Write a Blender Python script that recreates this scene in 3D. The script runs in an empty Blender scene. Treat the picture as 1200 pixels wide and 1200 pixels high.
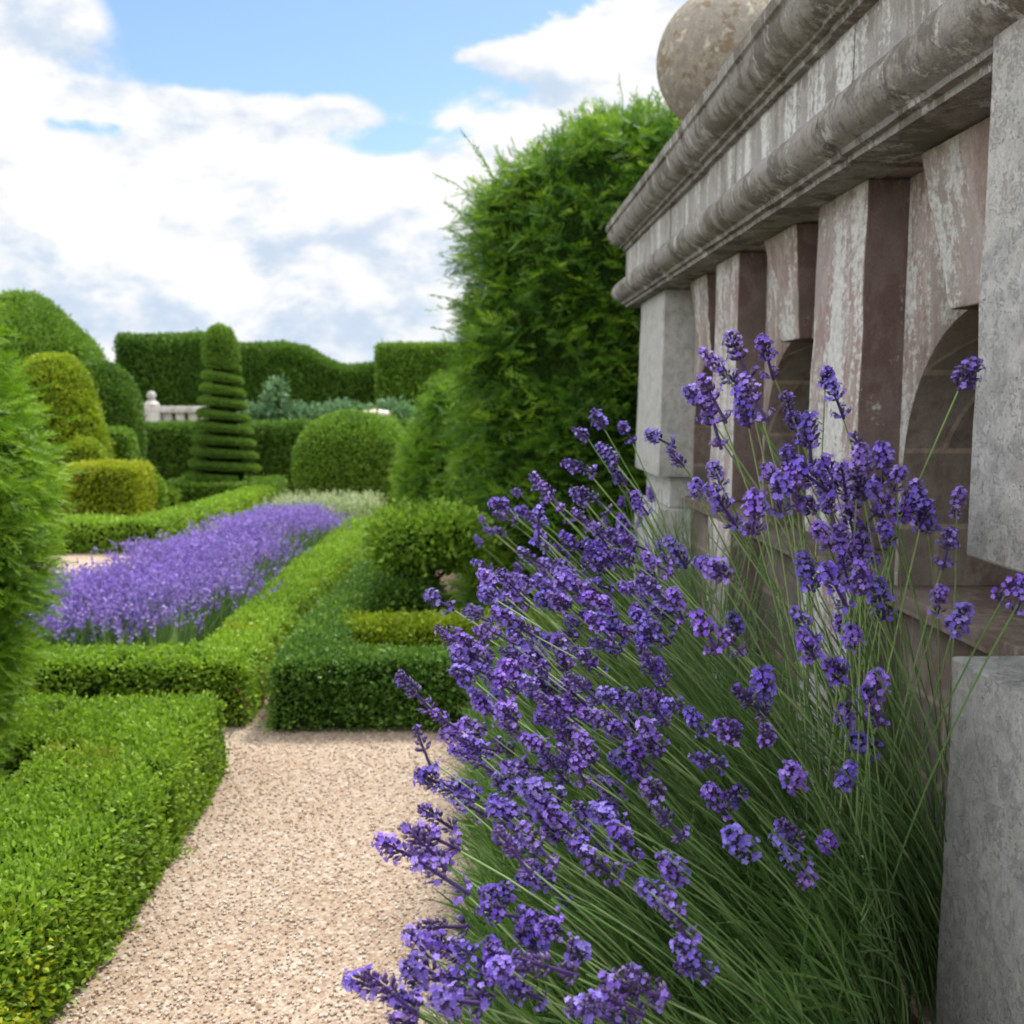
import bpy, math, random
import numpy as np
from mathutils import Vector, Matrix

random.seed(7)
RNG = np.random.default_rng(11)
sc = bpy.context.scene
COL = sc.collection
R = math.radians

# ------------------------------------------------------------------ camera model
H_CAM, FPX = 1.30, 1190.0
PITCH = math.atan(130 / FPX)
YAW = math.atan((40 / FPX) * math.cos(PITCH))
_f0 = np.array([math.sin(YAW), math.cos(YAW), 0.0]); _zz = np.array([0, 0, 1.0])
_r = np.array([math.cos(YAW), -math.sin(YAW), 0.0])
_fw = _f0 * math.cos(PITCH) - _zz * math.sin(PITCH)
_up = _f0 * math.sin(PITCH) + _zz * math.cos(PITCH)


def at(u, v, Y):
    """world point seen at photo pixel (u, v) at distance Y along the garden axis"""
    d = (u - 600) / FPX * _r - (v - 600) / FPX * _up + _fw
    p = d * (Y / d[1])
    return np.array([p[0], p[1], p[2] + H_CAM])


cam_d = bpy.data.cameras.new("camera"); cam = bpy.data.objects.new("camera", cam_d); COL.objects.link(cam)
cam.location = (0, 0, H_CAM)
cam.rotation_euler = (math.pi / 2 - PITCH, 0, -YAW)
cam_d.sensor_width = 36; cam_d.lens = 36 * FPX / 1200
cam_d.clip_start = 0.05; cam_d.clip_end = 2000
cam_d.dof.use_dof = True; cam_d.dof.focus_distance = 1.6; cam_d.dof.aperture_fstop = 6.3
sc.camera = cam

# ------------------------------------------------------------------ materials


class NT:
    """small wrapper to write node trees compactly"""
    def __init__(s, tree):
        s.t = tree; tree.nodes.clear()

    def n(s, kind, **kw):
        nd = s.t.nodes.new(kind)
        for k, v in kw.items():
            if k.startswith("i_"):
                key = k[2:]
                key = int(key) if key.isdigit() else key.replace("_", " ")
                s.put(nd, key, v)
            else:
                setattr(nd, k, v)
        return nd

    def put(s, nd, key, v):
        inp = nd.inputs[key]
        if isinstance(v, bpy.types.NodeSocket):
            s.t.links.new(v, inp)
        else:
            inp.default_value = v

    def math(s, op, a, b=0.0, clamp=False):
        nd = s.n("ShaderNodeMath", operation=op, use_clamp=clamp)
        s.put(nd, 0, a); s.put(nd, 1, b)
        return nd.outputs[0]

    def mix(s, f, a, b, blend="MIX"):
        nd = s.n("ShaderNodeMix", data_type="RGBA", blend_type=blend)
        s.put(nd, 0, f); s.put(nd, 6, a if not isinstance(a, tuple) else (*a, 1)[:4]); s.put(nd, 7, b if not isinstance(b, tuple) else (*b, 1)[:4])
        return nd.outputs[2]

    def noise(s, vec, scale, detail=4, rough=0.55, dist=0.0):
        nd = s.n("ShaderNodeTexNoise")
        if vec is not None: s.put(nd, "Vector", vec)
        s.put(nd, "Scale", scale); s.put(nd, "Detail", detail); s.put(nd, "Roughness", rough); s.put(nd, "Distortion", dist)
        return nd.outputs[0]

    def ramp(s, f, stops, interp="LINEAR"):
        nd = s.n("ShaderNodeValToRGB"); cr = nd.color_ramp; cr.interpolation = interp
        while len(cr.elements) < len(stops): cr.elements.new(0.5)
        for e, (p, c) in zip(cr.elements, stops):
            e.position = p
            e.color = (c, c, c, 1) if isinstance(c, (int, float)) else (*c, 1)
        s.put(nd, 0, f)
        return nd.outputs[0]

    def step(s, f, a, b):
        nd = s.n("ShaderNodeMapRange", interpolation_type="SMOOTHSTEP")
        s.put(nd, 0, f); s.put(nd, 1, a); s.put(nd, 2, b)
        return nd.outputs[0]


def new_mat(name):
    m = bpy.data.materials.new(name); m.use_nodes = True
    return m, NT(m.node_tree)


def foliage_mat(name, dark, mid, light, trans=0.3, patch=None, patch_amt=0.0, rough=0.5, patch_scale=3.0, per_object=False):
    m, t = new_mat(name)
    a = t.n("ShaderNodeAttribute", attribute_name="tint").outputs["Fac"]
    tc = t.n("ShaderNodeTexCoord").outputs["Object"]
    big = t.noise(tc, 2.2, 3)
    f = t.math("ADD", a, t.math("MULTIPLY", t.math("SUBTRACT", big, 0.5), 0.55), clamp=True)
    c = t.ramp(f, [(0.0, dark), (0.5, mid), (1.0, light)])
    if patch:
        pm = t.step(t.noise(tc, patch_scale, 2), 0.62 - 0.2 * patch_amt, 0.78 - 0.2 * patch_amt)
        c = t.mix(t.math("MULTIPLY", pm, 0.8), c, patch)
    if per_object:      # every flower head a little different: fresher, bluer or more faded
        rnd_ = t.n("ShaderNodeObjectInfo").outputs["Random"]
        hs = t.n("ShaderNodeHueSaturation"); t.put(hs, "Color", c)
        t.put(hs, "Hue", t.math("ADD", 0.490, t.math("MULTIPLY", rnd_, 0.022)))
        r2 = t.math("FRACT", t.math("MULTIPLY", rnd_, 7.31))
        t.put(hs, "Saturation", t.math("ADD", 0.92, t.math("MULTIPLY", r2, 0.14)))
        t.put(hs, "Value", t.math("ADD", 0.85, t.math("MULTIPLY", t.math("FRACT", t.math("MULTIPLY", rnd_, 13.7)), 0.40)))
        c = hs.outputs[0]
    p = t.n("ShaderNodeBsdfPrincipled", i_Base_Color=c, i_Roughness=rough)
    p.inputs["Specular IOR Level"].default_value = 0.35
    tr = t.n("ShaderNodeBsdfTranslucent", i_Color=t.mix(0.5, c, t.mix(1.0, c, (1.5, 1.5, 0.6), "MULTIPLY")))
    mx = t.n("ShaderNodeMixShader", i_0=trans); t.put(mx, 1, p.outputs[0]); t.put(mx, 2, tr.outputs[0])
    o = t.n("ShaderNodeOutputMaterial"); t.put(o, 0, mx.outputs[0])
    return m


def plain_mat(name, col, rough=0.7, var=0.35, scale=12.0, bump=0.0):
    m, t = new_mat(name)
    tc = t.n("ShaderNodeTexCoord").outputs["Object"]
    nz = t.noise(tc, scale, 4)
    c = t.mix(t.step(nz, 0.3, 0.7), tuple(x * (1 - var) for x in col), tuple(min(1, x * (1 + var)) for x in col))
    p = t.n("ShaderNodeBsdfPrincipled", i_Base_Color=c, i_Roughness=rough)
    p.inputs["Specular IOR Level"].default_value = 0.25
    if bump:
        b = t.n("ShaderNodeBump", i_Strength=bump, i_Distance=0.01); t.put(b, "Height", nz); t.put(p, "Normal", b.outputs[0])
    o = t.n("ShaderNodeOutputMaterial"); t.put(o, 0, p.outputs[0])
    return m


def stone_mat(name, base, lichen, stain, lichen_amt=0.5, stain_amt=0.4, streak=1.0, speck=0.3, scale=1.0, bump=0.5, dark=(0.05, 0.045, 0.04), courses=False):
    """weathered stone: base stone, pale lichen crust, coloured stain, dark specks and runs"""
    m, t = new_mat(name)
    tc = t.n("ShaderNodeTexCoord").outputs["Object"]
    mp = t.n("ShaderNodeMapping"); t.put(mp, "Vector", tc); mp.inputs["Scale"].default_value = (1, 1, 1 / (1 + 3.5 * streak))
    st = mp.outputs[0]
    n1 = t.noise(st, 9 * scale, 6, 0.65, 0.4)
    n2 = t.noise(st, 22 * scale, 5, 0.7)
    n3 = t.noise(tc, 5 * scale, 5, 0.6, 0.5)
    n4 = t.noise(tc, 160 * scale, 3, 0.6)
    n5 = t.noise(tc, 55 * scale, 5, 0.75)
    c = t.mix(t.step(n3, 0.3, 0.7), tuple(x * 0.72 for x in base), tuple(x * 1.25 for x in base))
    e = 0.62 - 0.3 * stain_amt
    c = t.mix(t.math("MULTIPLY", t.step(t.math("ADD", n3, t.math("MULTIPLY", t.math("SUBTRACT", n2, .5), .5)), e, e + 0.14), 0.85), c, stain)
    e = 0.72 - 0.42 * lichen_amt
    lm = t.step(t.math("ADD", n1, t.math("MULTIPLY", t.math("SUBTRACT", n5, .5), .55)), e, e + 0.1)
    c = t.mix(t.math("MULTIPLY", lm, 0.9), c, t.mix(t.step(n5, .35, .7), tuple(x * .75 for x in lichen), tuple(x * 1.1 for x in lichen)))
    sp = t.step(t.math("ADD", t.math("MULTIPLY", n5, 0.75), t.math("MULTIPLY", n4, 0.3)), 0.68 - 0.16 * speck, 0.78 - 0.14 * speck)
    c = t.mix(t.math("MULTIPLY", sp, 0.75), c, dark)
    c = t.mix(0.35, c, t.mix(1.0, c, t.ramp(n4, [(0.25, 0.45), (0.75, 1.45)]), "MULTIPLY"))
    if courses:
        sx = t.n("ShaderNodeSeparateXYZ"); t.put(sx, 0, tc); cb = t.n("ShaderNodeCombineXYZ")
        t.put(cb, 0, t.math("ADD", sx.outputs[0], sx.outputs[1])); t.put(cb, 1, sx.outputs[2])
        bk = t.n("ShaderNodeTexBrick"); t.put(bk, "Vector", cb.outputs[0]); t.put(bk, "Scale", 1.0); t.put(bk, "Brick Width", .34); t.put(bk, "Row Height", .17); t.put(bk, "Mortar Size", .006)
        t.put(bk, "Color1", (.8, .8, .8, 1)); t.put(bk, "Color2", (1.25, 1.2, 1.15, 1)); t.put(bk, "Mortar", (1.7, 1.65, 1.5, 1))
        c = t.mix(.8, c, t.mix(1.0, c, bk.outputs[0], "MULTIPLY"))
    p = t.n("ShaderNodeBsdfPrincipled", i_Base_Color=c, i_Roughness=0.92)
    p.inputs["Specular IOR Level"].default_value = 0.15
    hgt = t.math("ADD", t.math("MULTIPLY", n5, 0.7), t.math("ADD", t.math("MULTIPLY", n4, 0.3), t.math("MULTIPLY", lm, 0.25)))
    b = t.n("ShaderNodeBump", i_Strength=bump, i_Distance=0.006); t.put(b, "Height", hgt); t.put(p, "Normal", b.outputs[0])
    o = t.n("ShaderNodeOutputMaterial"); t.put(o, 0, p.outputs[0])
    return m


def gravel_mat():
    m, t = new_mat("gravel")
    tc = t.n("ShaderNodeTexCoord").outputs["Object"]
    wob = t.noise(tc, 60, 2)
    v = t.n("ShaderNodeTexVoronoi", i_Vector=tc, i_Scale=115.0)
    v2 = t.n("ShaderNodeTexVoronoi", i_Vector=tc, i_Scale=210.0)
    sep = t.n("ShaderNodeSeparateColor"); t.put(sep, 0, v.outputs["Color"])
    sep2 = t.n("ShaderNodeSeparateColor"); t.put(sep2, 0, v2.outputs["Color"])
    c1 = t.ramp(sep.outputs[0], [(0.0, (0.30, 0.20, 0.14)), (0.2, (0.45, 0.34, 0.27)), (0.55, (0.54, 0.43, 0.35)), (0.8, (0.63, 0.55, 0.48)), (1.0, (0.76, 0.71, 0.63))])
    c2 = t.ramp(sep2.outputs[1], [(0.0, (0.26, 0.16, 0.11)), (0.4, (0.50, 0.38, 0.28)), (1.0, (0.68, 0.58, 0.48))])
    c = t.mix(t.step(wob, .45, .6), c1, c2)
    big = t.noise(tc, 1.6, 4)
    c = t.mix(t.step(big, 0.35, 0.75), t.mix(1.0, c, (0.665, 0.655, 0.63), "MULTIPLY"), t.mix(1.0, c, (0.56, 0.52, 0.47), "MULTIPLY"))
    gap = t.step(v.outputs["Distance"], 0.35, 0.75)
    c = t.mix(t.math("MULTIPLY", gap, 0.16), c, (0.20, 0.135, 0.09))
    p = t.n("ShaderNodeBsdfPrincipled", i_Base_Color=c, i_Roughness=0.9)
    p.inputs["Specular IOR Level"].default_value = 0.2
    h = t.math("SUBTRACT", 1.0, v.outputs["Distance"])
    b = t.n("ShaderNodeBump", i_Strength=0.45, i_Distance=0.004); t.put(b, "Height", h); t.put(p, "Normal", b.outputs[0])
    o = t.n("ShaderNodeOutputMaterial"); t.put(o, 0, p.outputs[0])
    return m


M = {}
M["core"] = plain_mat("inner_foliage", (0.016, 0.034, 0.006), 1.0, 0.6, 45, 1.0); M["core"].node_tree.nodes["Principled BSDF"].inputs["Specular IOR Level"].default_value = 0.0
M["box"] = foliage_mat("box_leaves", (0.085, 0.165, 0.014), (0.190, 0.330, 0.028), (0.340, 0.500, 0.055), 0.36, (0.30, 0.33, 0.03), 0.0)
M["box_dark"] = foliage_mat("dark_box_leaves", (0.042, 0.108, 0.020), (0.092, 0.205, 0.030), (0.230, 0.365, 0.050), 0.28)
M["box_gold"] = foliage_mat("golden_box_leaves", (0.15, 0.19, 0.010), (0.30, 0.36, 0.016), (0.46, 0.50, 0.03), 0.34, (0.42, 0.22, 0.03), 0.15)
M["yew"] = foliage_mat("yew_needles", (0.026, 0.080, 0.006), (0.092, 0.215, 0.014), (0.290, 0.450, 0.030), 0.32)
M["yew_far"] = foliage_mat("clipped_yew", (0.040, 0.098, 0.014), (0.092, 0.185, 0.020), (0.165, 0.290, 0.032), 0.25)
M["yew_olive"] = foliage_mat("olive_clipped_yew", (0.065, 0.135, 0.016), (0.130, 0.245, 0.024), (0.230, 0.370, 0.036), 0.28)
M["yew_gold"] = foliage_mat("golden_yew", (0.105, 0.165, 0.010), (0.225, 0.315, 0.014), (0.38, 0.46, 0.024), 0.32, (0.30, 0.20, 0.02), 0.0, 0.5, 2.0)
M["yew_bright"] = foliage_mat("bright_yew_needles", (0.060, 0.150, 0.010), (0.165, 0.320, 0.020), (0.340, 0.500, 0.05), 0.38)
M["grass_pale"] = foliage_mat("pale_flower_stems", (0.12, 0.2, 0.07), (0.25, 0.34, 0.15), (0.55, 0.58, 0.42), 0.3)
M["silver"] = foliage_mat("silver_leaves", (0.06, 0.14, 0.06), (0.11, 0.21, 0.10), (0.2, 0.32, 0.18), 0.25)
M["lav_stem"] = foliage_mat("lavender_stems", (0.075, 0.165, 0.045), (0.180, 0.315, 0.100), (0.38, 0.50, 0.23), 0.25, None)
M["lav_leaf"] = foliage_mat("lavender_leaves", (0.045, 0.100, 0.026), (0.110, 0.215, 0.052), (0.23, 0.35, 0.12), 0.3)
M["lav_petal"] = foliage_mat("lavender_petals", (0.110, 0.062, 0.36), (0.190, 0.108, 0.64), (0.37, 0.26, 0.86), 0.35, per_object=True)
M["lav_calyx"] = foliage_mat("lavender_calyx", (0.045, 0.026, 0.11), (0.095, 0.055, 0.23), (0.21, 0.165, 0.31), 0.2, per_object=True)
M["lav_far"] = foliage_mat("bed_lavender_flowers", (0.125, 0.078, 0.34), (0.225, 0.145, 0.55), (0.36, 0.26, 0.72), 0.3)
M["bloom"] = plain_mat("pale_blooms", (0.72, 0.60, 0.55), 0.7, 0.2, 30)
M["bark"] = plain_mat("bark", (0.055, 0.038, 0.024), 0.9, 0.5, 40, 0.5)
M["twig"] = plain_mat("dry_twig", (0.19, 0.12, 0.075), 0.9, 0.4, 60)
M["soil"] = plain_mat("soil", (0.075, 0.05, 0.033), 0.95, 0.5, 45, 0.8)
M["ground"] = plain_mat("lawn_ground", (0.055, 0.10, 0.025), 0.95, 0.4, 4)
M["gravel"] = gravel_mat()
M["pebble"] = foliage_mat("pebbles", (0.22, 0.14, 0.10), (0.43, 0.33, 0.26), (0.66, 0.60, 0.53), 0.0, None, 0, 0.9)
M["pilaster"] = stone_mat("red_pilaster_stone", (0.32, 0.275, 0.265), (0.50, 0.50, 0.495), (0.225, 0.16, 0.152), 0.68, 0.55, 1.0, 0.25)
M["pilaster_side"] = stone_mat("dark_red_side_stone", (0.155, 0.115, 0.107), (0.42, 0.40, 0.385), (0.105, 0.068, 0.063), 0.30, 0.5, 0.6, 0.4)  # side faces: darker and redder than the front, with less lichen
M["pier"] = stone_mat("grey_pier_stone", (0.47, 0.465, 0.455), (0.58, 0.575, 0.565), (0.38, 0.37, 0.355), 0.42, 0.4, 0.1, 0.72, 3.6, 1.0)
M["cornice"] = stone_mat("cornice_stone", (0.29, 0.275, 0.26), (0.52, 0.51, 0.495), (0.11, 0.095, 0.08), 0.42, 0.6, 0.8, 0.72, 1.6, 1.0)
M["frieze"] = stone_mat("frieze_stone", (0.33, 0.32, 0.31), (0.60, 0.60, 0.595), (0.19, 0.175, 0.16), 0.50, 0.5, 2.5, 0.55, 1.4, 0.7)
M["wallstone"] = stone_mat("brown_wall_stone", (0.23, 0.19, 0.17), (0.37, 0.35, 0.33), (0.14, 0.098, 0.088), 0.30, 0.5, 0.4, 0.4)  # brownish stone, darker than the pilaster fronts
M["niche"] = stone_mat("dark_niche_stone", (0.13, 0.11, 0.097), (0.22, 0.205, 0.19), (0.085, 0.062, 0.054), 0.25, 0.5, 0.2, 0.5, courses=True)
M["panel"] = stone_mat("arch_stone", (0.32, 0.275, 0.26), (0.50, 0.50, 0.495), (0.22, 0.16, 0.15), 0.55, 0.5, 1.2, 0.3)
M["ball"] = stone_mat("lichened_ball_stone", (0.30, 0.27, 0.235), (0.56, 0.52, 0.44), (0.17, 0.12, 0.075), 0.42, 0.5, 0.0, 0.8, 2.2, 0.9)
M["pale_stone"] = stone_mat("pale_far_stone", (0.38, 0.37, 0.345), (0.54, 0.53, 0.50), (0.22, 0.20, 0.18), 0.5, 0.2, 0.3, 0.2)

# ------------------------------------------------------------------ mesh helpers


def build(name, V, faces, mats, root=None, tint=None, midx=None, smooth=False):
    """V (n,3) world coords; faces: list of int arrays (k,3) or (k,4)"""
    V = np.asarray(V, dtype=np.float64)
    if root is not None:
        V = V - np.array(root.location)
    me = bpy.data.meshes.new(name)
    me.vertices.add(len(V)); me.vertices.foreach_set("co", V.ravel())
    loops = np.concatenate([np.asarray(f).ravel() for f in faces]).astype(np.int32)
    sizes = np.concatenate([np.full(len(f), np.asarray(f).shape[1]) for f in faces]).astype(np.int32)
    starts = np.concatenate([[0], np.cumsum(sizes)[:-1]]).astype(np.int32)
    me.loops.add(len(loops)); me.loops.foreach_set("vertex_index", loops)
    me.polygons.add(len(sizes)); me.polygons.foreach_set("loop_start", starts)
    me.polygons.foreach_set("loop_total", sizes)
    for m in mats: me.materials.append(m)
    if midx is not None: me.polygons.foreach_set("material_index", np.asarray(midx, dtype=np.int32))
    if smooth is not False: me.polygons.foreach_set("use_smooth", np.ones(len(sizes), dtype=bool) if smooth is True else np.asarray(smooth, dtype=bool))
    if tint is not None:
        at_ = me.attributes.new("tint", "FLOAT", "FACE"); at_.data.foreach_set("value", np.asarray(tint, dtype=np.float32))
    me.update(calc_edges=True)
    o = bpy.data.objects.new(name, me); COL.objects.link(o)
    if root is not None: o.parent = root
    return o


def thing(name, label, cat, loc, group=None):
    o = bpy.data.objects.new(name, None); COL.objects.link(o); o.location = loc
    o.empty_display_size = 0.1
    return tag(o, label, cat, group)


def tag(o, label, cat, group=None):
    o["label"] = label; o["category"] = cat
    if group: o["group"] = group
    return o


class MB:
    """mesh buffer: collects vertices and quads / triangles"""
    def __init__(s):
        s.V = []; s.F4 = []; s.F3 = []; s.n = 0

    def add(s, V, F4=None, F3=None):
        V = np.asarray(V, float)
        if F4 is not None and len(F4): s.F4.append(np.asarray(F4) + s.n)
        if F3 is not None and len(F3): s.F3.append(np.asarray(F3) + s.n)
        s.V.append(V); s.n += len(V)

    def out(s):
        fs = []
        if s.F4: fs.append(np.concatenate(s.F4))
        if s.F3: fs.append(np.concatenate(s.F3))
        return np.concatenate(s.V), fs

    def build(s, name, mat, root=None, smooth=False, tint=None):
        V, fs = s.out()
        return build(name, V, fs, [mat], root, tint=tint, smooth=smooth)


_K = RNG.normal(size=(14, 3)); _PH = RNG.uniform(0, 6.28, 14)


def wob(P, freq):
    """smooth pseudo noise in about -1..1 at points P"""
    q = P @ (_K * freq).T + _PH
    return np.sin(q).sum(1) / 5.0


def grid_quads(nu, nv, wrap_u=False):
    U = nu if wrap_u else nu - 1
    i, j = np.meshgrid(np.arange(U), np.arange(nv - 1), indexing="ij")
    a = i * nv + j; b = ((i + 1) % nu) * nv + j
    return np.stack([a, b, b + 1, a + 1], -1).reshape(-1, 4)


def sweep(path, w, h, r=0.05, step=0.06, batter=0.0):
    """rounded hedge along a polyline; h may be a function of distance along it"""
    P = [np.array(p, float) for p in path]
    pts = []; dist = []; d0 = 0
    for a, b in zip(P[:-1], P[1:]):
        L = np.linalg.norm(b - a); n = max(2, int(L / step))
        for k in range(n):
            pts.append(a + (b - a) * k / n); dist.append(d0 + L * k / n)
        d0 += L
    pts.append(P[-1]); dist.append(d0)
    pts = np.array(pts)
    N = []
    for i in range(len(pts)):
        t0 = pts[i] - pts[i - 1] if i else pts[1] - pts[0]
        t1 = pts[i + 1] - pts[i] if i < len(pts) - 1 else t0
        t0 = t0 / np.linalg.norm(t0); t1 = t1 / np.linalg.norm(t1)
        t = t0 + t1; t /= np.linalg.norm(t)
        n = np.array([-t[1], t[0]]); c = max(0.5, float(np.dot(n, [-t1[1], t1[0]])))
        N.append(n / c)
    N = np.array(N)
    rows = []
    nz = max(3, int((h(0) if callable(h) else h) / 0.12) + 1)

    def section(hh, sc_):
        hw = w / 2; S = []
        for k in range(nz): S.append((-hw - batter * (1 - k / nz), (hh - r) * k / nz))
        for k in range(5):
            a = math.pi / 2 * k / 4; S.append((-hw + r - r * math.cos(a), hh - r + r * math.sin(a)))
        for k in range(1, 5): S.append((-hw + r + (w - 2 * r) * k / 5, hh))
        S += [(-o, z) for o, z in S[:nz + 5][::-1]]
        return [(o * sc_, z) for o, z in S]
    n = len(pts)
    for i in range(n):
        hh = h(dist[i]) if callable(h) else h
        if i == 0:
            rows.append([(pts[i][0], pts[i][1], z) for o, z in section(hh, 0.02)])
        S = section(hh, 1.0)
        rows.append([(*(pts[i] + N[i] * o), z) for o, z in S])
        if i == n - 1:
            rows.append([(pts[i][0], pts[i][1], z) for o, z in section(hh, 0.02)])
    V = np.array(rows); nu, nv = V.shape[:2]
    return V.reshape(-1, 3), grid_quads(nu, nv)


def lathe(c, prof, seg=32, rx=1.0, ry=1.0, power=2.0, rot=0.0):
    c = np.array(c, float); A = np.linspace(0, 2 * math.pi, seg, endpoint=False)
    cs, sn = np.cos(A), np.sin(A); e = 2.0 / power
    X = np.sign(cs) * np.abs(cs) ** e * rx; Y = np.sign(sn) * np.abs(sn) ** e * ry
    X, Y = X * math.cos(rot) - Y * math.sin(rot), X * math.sin(rot) + Y * math.cos(rot)
    V = np.array([[(c[0] + x * r, c[1] + y * r, c[2] + z) for r, z in prof] for x, y in zip(X, Y)])
    return V.reshape(-1, 3), grid_quads(seg, len(prof), True)


def smooth_prof(pts, n=24):
    """Catmull-Rom through profile points"""
    P = np.array([pts[0]] + list(pts) + [pts[-1]], float); out = []
    m = len(pts) - 1
    for i in range(m):
        p0, p1, p2, p3 = P[i:i + 4]
        k = max(2, n // m)
        for j in range(k):
            t = j / k
            out.append(0.5 * ((2 * p1) + (p2 - p0) * t + (2 * p0 - 5 * p1 + 4 * p2 - p3) * t * t + (3 * p1 - p0 - 3 * p2 + p3) * t ** 3))
    out.append(P[-2])
    return [(max(0.002, a), b) for a, b in out]


def sample(V, Q, n):
    a, b, c, d = (V[Q[:, k]] for k in range(4))
    T = np.concatenate([np.stack([a, b, c], 1), np.stack([a, c, d], 1)])
    cr = np.cross(T[:, 1] - T[:, 0], T[:, 2] - T[:, 0]); ar = np.linalg.norm(cr, axis=1)
    i = RNG.choice(len(T), n, p=ar / ar.sum())
    u, v = RNG.random(n), RNG.random(n); s = u + v > 1; u[s] = 1 - u[s]; v[s] = 1 - v[s]
    P = T[i, 0] + (T[i, 1] - T[i, 0]) * u[:, None] + (T[i, 2] - T[i, 0]) * v[:, None]
    return P, cr[i] / np.maximum(ar[i], 1e-12)[:, None], ar.sum() / 2


def nrm(a):
    return a / np.maximum(np.linalg.norm(a, axis=1, keepdims=True), 1e-9)


def frames(D):
    n = len(D)
    S = nrm(np.cross(D, RNG.normal(size=(n, 3)))); return S, np.cross(S, D)


def leaves(P, D, L, W, fold=0.12):
    """diamond shaped leaves: one folded quad each"""
    n = len(P); S, Nn = frames(D)
    L = np.broadcast_to(L, (n,))[:, None]; W = np.broadcast_to(W, (n,))[:, None]
    m = P + D * L * 0.5 + Nn * L * fold
    V = np.stack([P, m + S * W * 0.5, P + D * L, m - S * W * 0.5], 1).reshape(-1, 3)
    return V, np.arange(4 * n).reshape(-1, 4)


def sprays(P, D, L, pairs=7, needle=0.22, width=0.055):
    """yew sprays: flat twig with a row of needles each side"""
    n = len(P); S, Nn = frames(D)
    up = np.where((Nn[:, 2] < 0)[:, None], -Nn, Nn)
    L = np.broadcast_to(L, (n,))[:, None]
    Vs = []
    for k in range(pairs):
        t = (k + 0.4) / pairs
        nl = needle * (1.15 - 0.55 * t)
        base = P + D * L * t - up * L * 0.10 * t * t
        for sgn in (-1, 1):
            d = nrm(D * 0.75 + S * sgn * 0.8 + up * 0.12)
            tip = base + d * L * nl
            w = D * L * width
            Vs.append(np.stack([base - w, base + w, tip + w * 0.35, tip - w * 0.35], 1))
    tip = P + D * L * 1.02 - up * L * 0.10
    w = S * L * 0.02
    Vs.append(np.stack([P - w, P + w, tip + w, tip - w], 1))
    V = np.stack(Vs, 1).reshape(-1, 3)
    q = pairs * 2 + 1
    return V, np.arange(len(V)).reshape(-1, 4), q


def join(*surfs):
    V = np.concatenate([a for a, b in surfs]); k = np.cumsum([0] + [len(a) for a, b in surfs])
    return V, np.concatenate([b + o_ for (a, b), o_ in zip(surfs, k)])


def foliage(name, surf, mat, dens, L, root=None, kind="leaf", jitter=0.012, out=0.7, shrink=0.02, rough=0.012, freq=9.0,
            tint_mu=0.45, tint_sd=0.2, up=0.25, gaps=0.0, aspect=0.62, tint_up=0.0):
    """a clipped or loose mass of leaves over a closed surface, with a dark twiggy core inside"""
    V, Q = surf
    V = np.array(V)
    tri = np.cross(V[Q[:, 1]] - V[Q[:, 0]], V[Q[:, 2]] - V[Q[:, 0]])
    if (tri * (V[Q].mean(1) - V.mean(0))).sum() < 0: Q = Q[:, ::-1]
    a, b, c = V[Q[:, 0]], V[Q[:, 1]], V[Q[:, 2]]
    vn = np.zeros_like(V); fn = np.cross(b - a, V[Q[:, 3]] - a)
    for k in range(4): np.add.at(vn, Q[:, k], fn)
    vn = nrm(vn)
    Vd = V + vn * (wob(V, freq) * rough)[:, None]
    Vd[:, 2] = np.maximum(Vd[:, 2], 0.012)
    n0 = 10; _, _, area = sample(Vd, Q, n0)
    n = int(area * dens)
    P, N, _ = sample(Vd, Q, n)
    if gaps:
        keep = wob(P, freq * 2.2) + RNG.normal(0, 0.25, n) > -1.0 + gaps
        P, N = P[keep], N[keep]; n = len(P)
    P = P + N * (RNG.normal(-0.3 * jitter, jitter, n) + (RNG.random(n) < .04) * RNG.random(n) * 3.2 * jitter)[:, None]
    D = nrm(N * out + RNG.normal(size=(n, 3)) * 0.62 + np.array([0, 0, up]))
    Ls = L * RNG.uniform(0.7, 1.3, n)
    tn = np.clip(RNG.normal(tint_mu, tint_sd, n) + 0.10 * wob(P, freq * 0.8), 0, 1)
    if kind == "branch":
        LV, LQ, tf = branchlets(P, N, L, 8, tint_sd, tint_mu)
    elif kind == "leaf":
        LV, LQ = leaves(P, D, Ls, Ls * aspect); tf = tn
    else:
        LV, LQ, q = sprays(P, D, Ls); tf = np.repeat(tn, q)
    keep = None
    LV[:, 2] = np.maximum(LV[:, 2], 0.009)
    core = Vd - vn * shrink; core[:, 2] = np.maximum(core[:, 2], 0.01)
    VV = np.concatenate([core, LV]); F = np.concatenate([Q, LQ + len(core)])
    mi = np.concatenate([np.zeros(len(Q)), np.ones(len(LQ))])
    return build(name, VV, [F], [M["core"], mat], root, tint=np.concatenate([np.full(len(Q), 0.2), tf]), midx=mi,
                 smooth=mi == 0)


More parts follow.
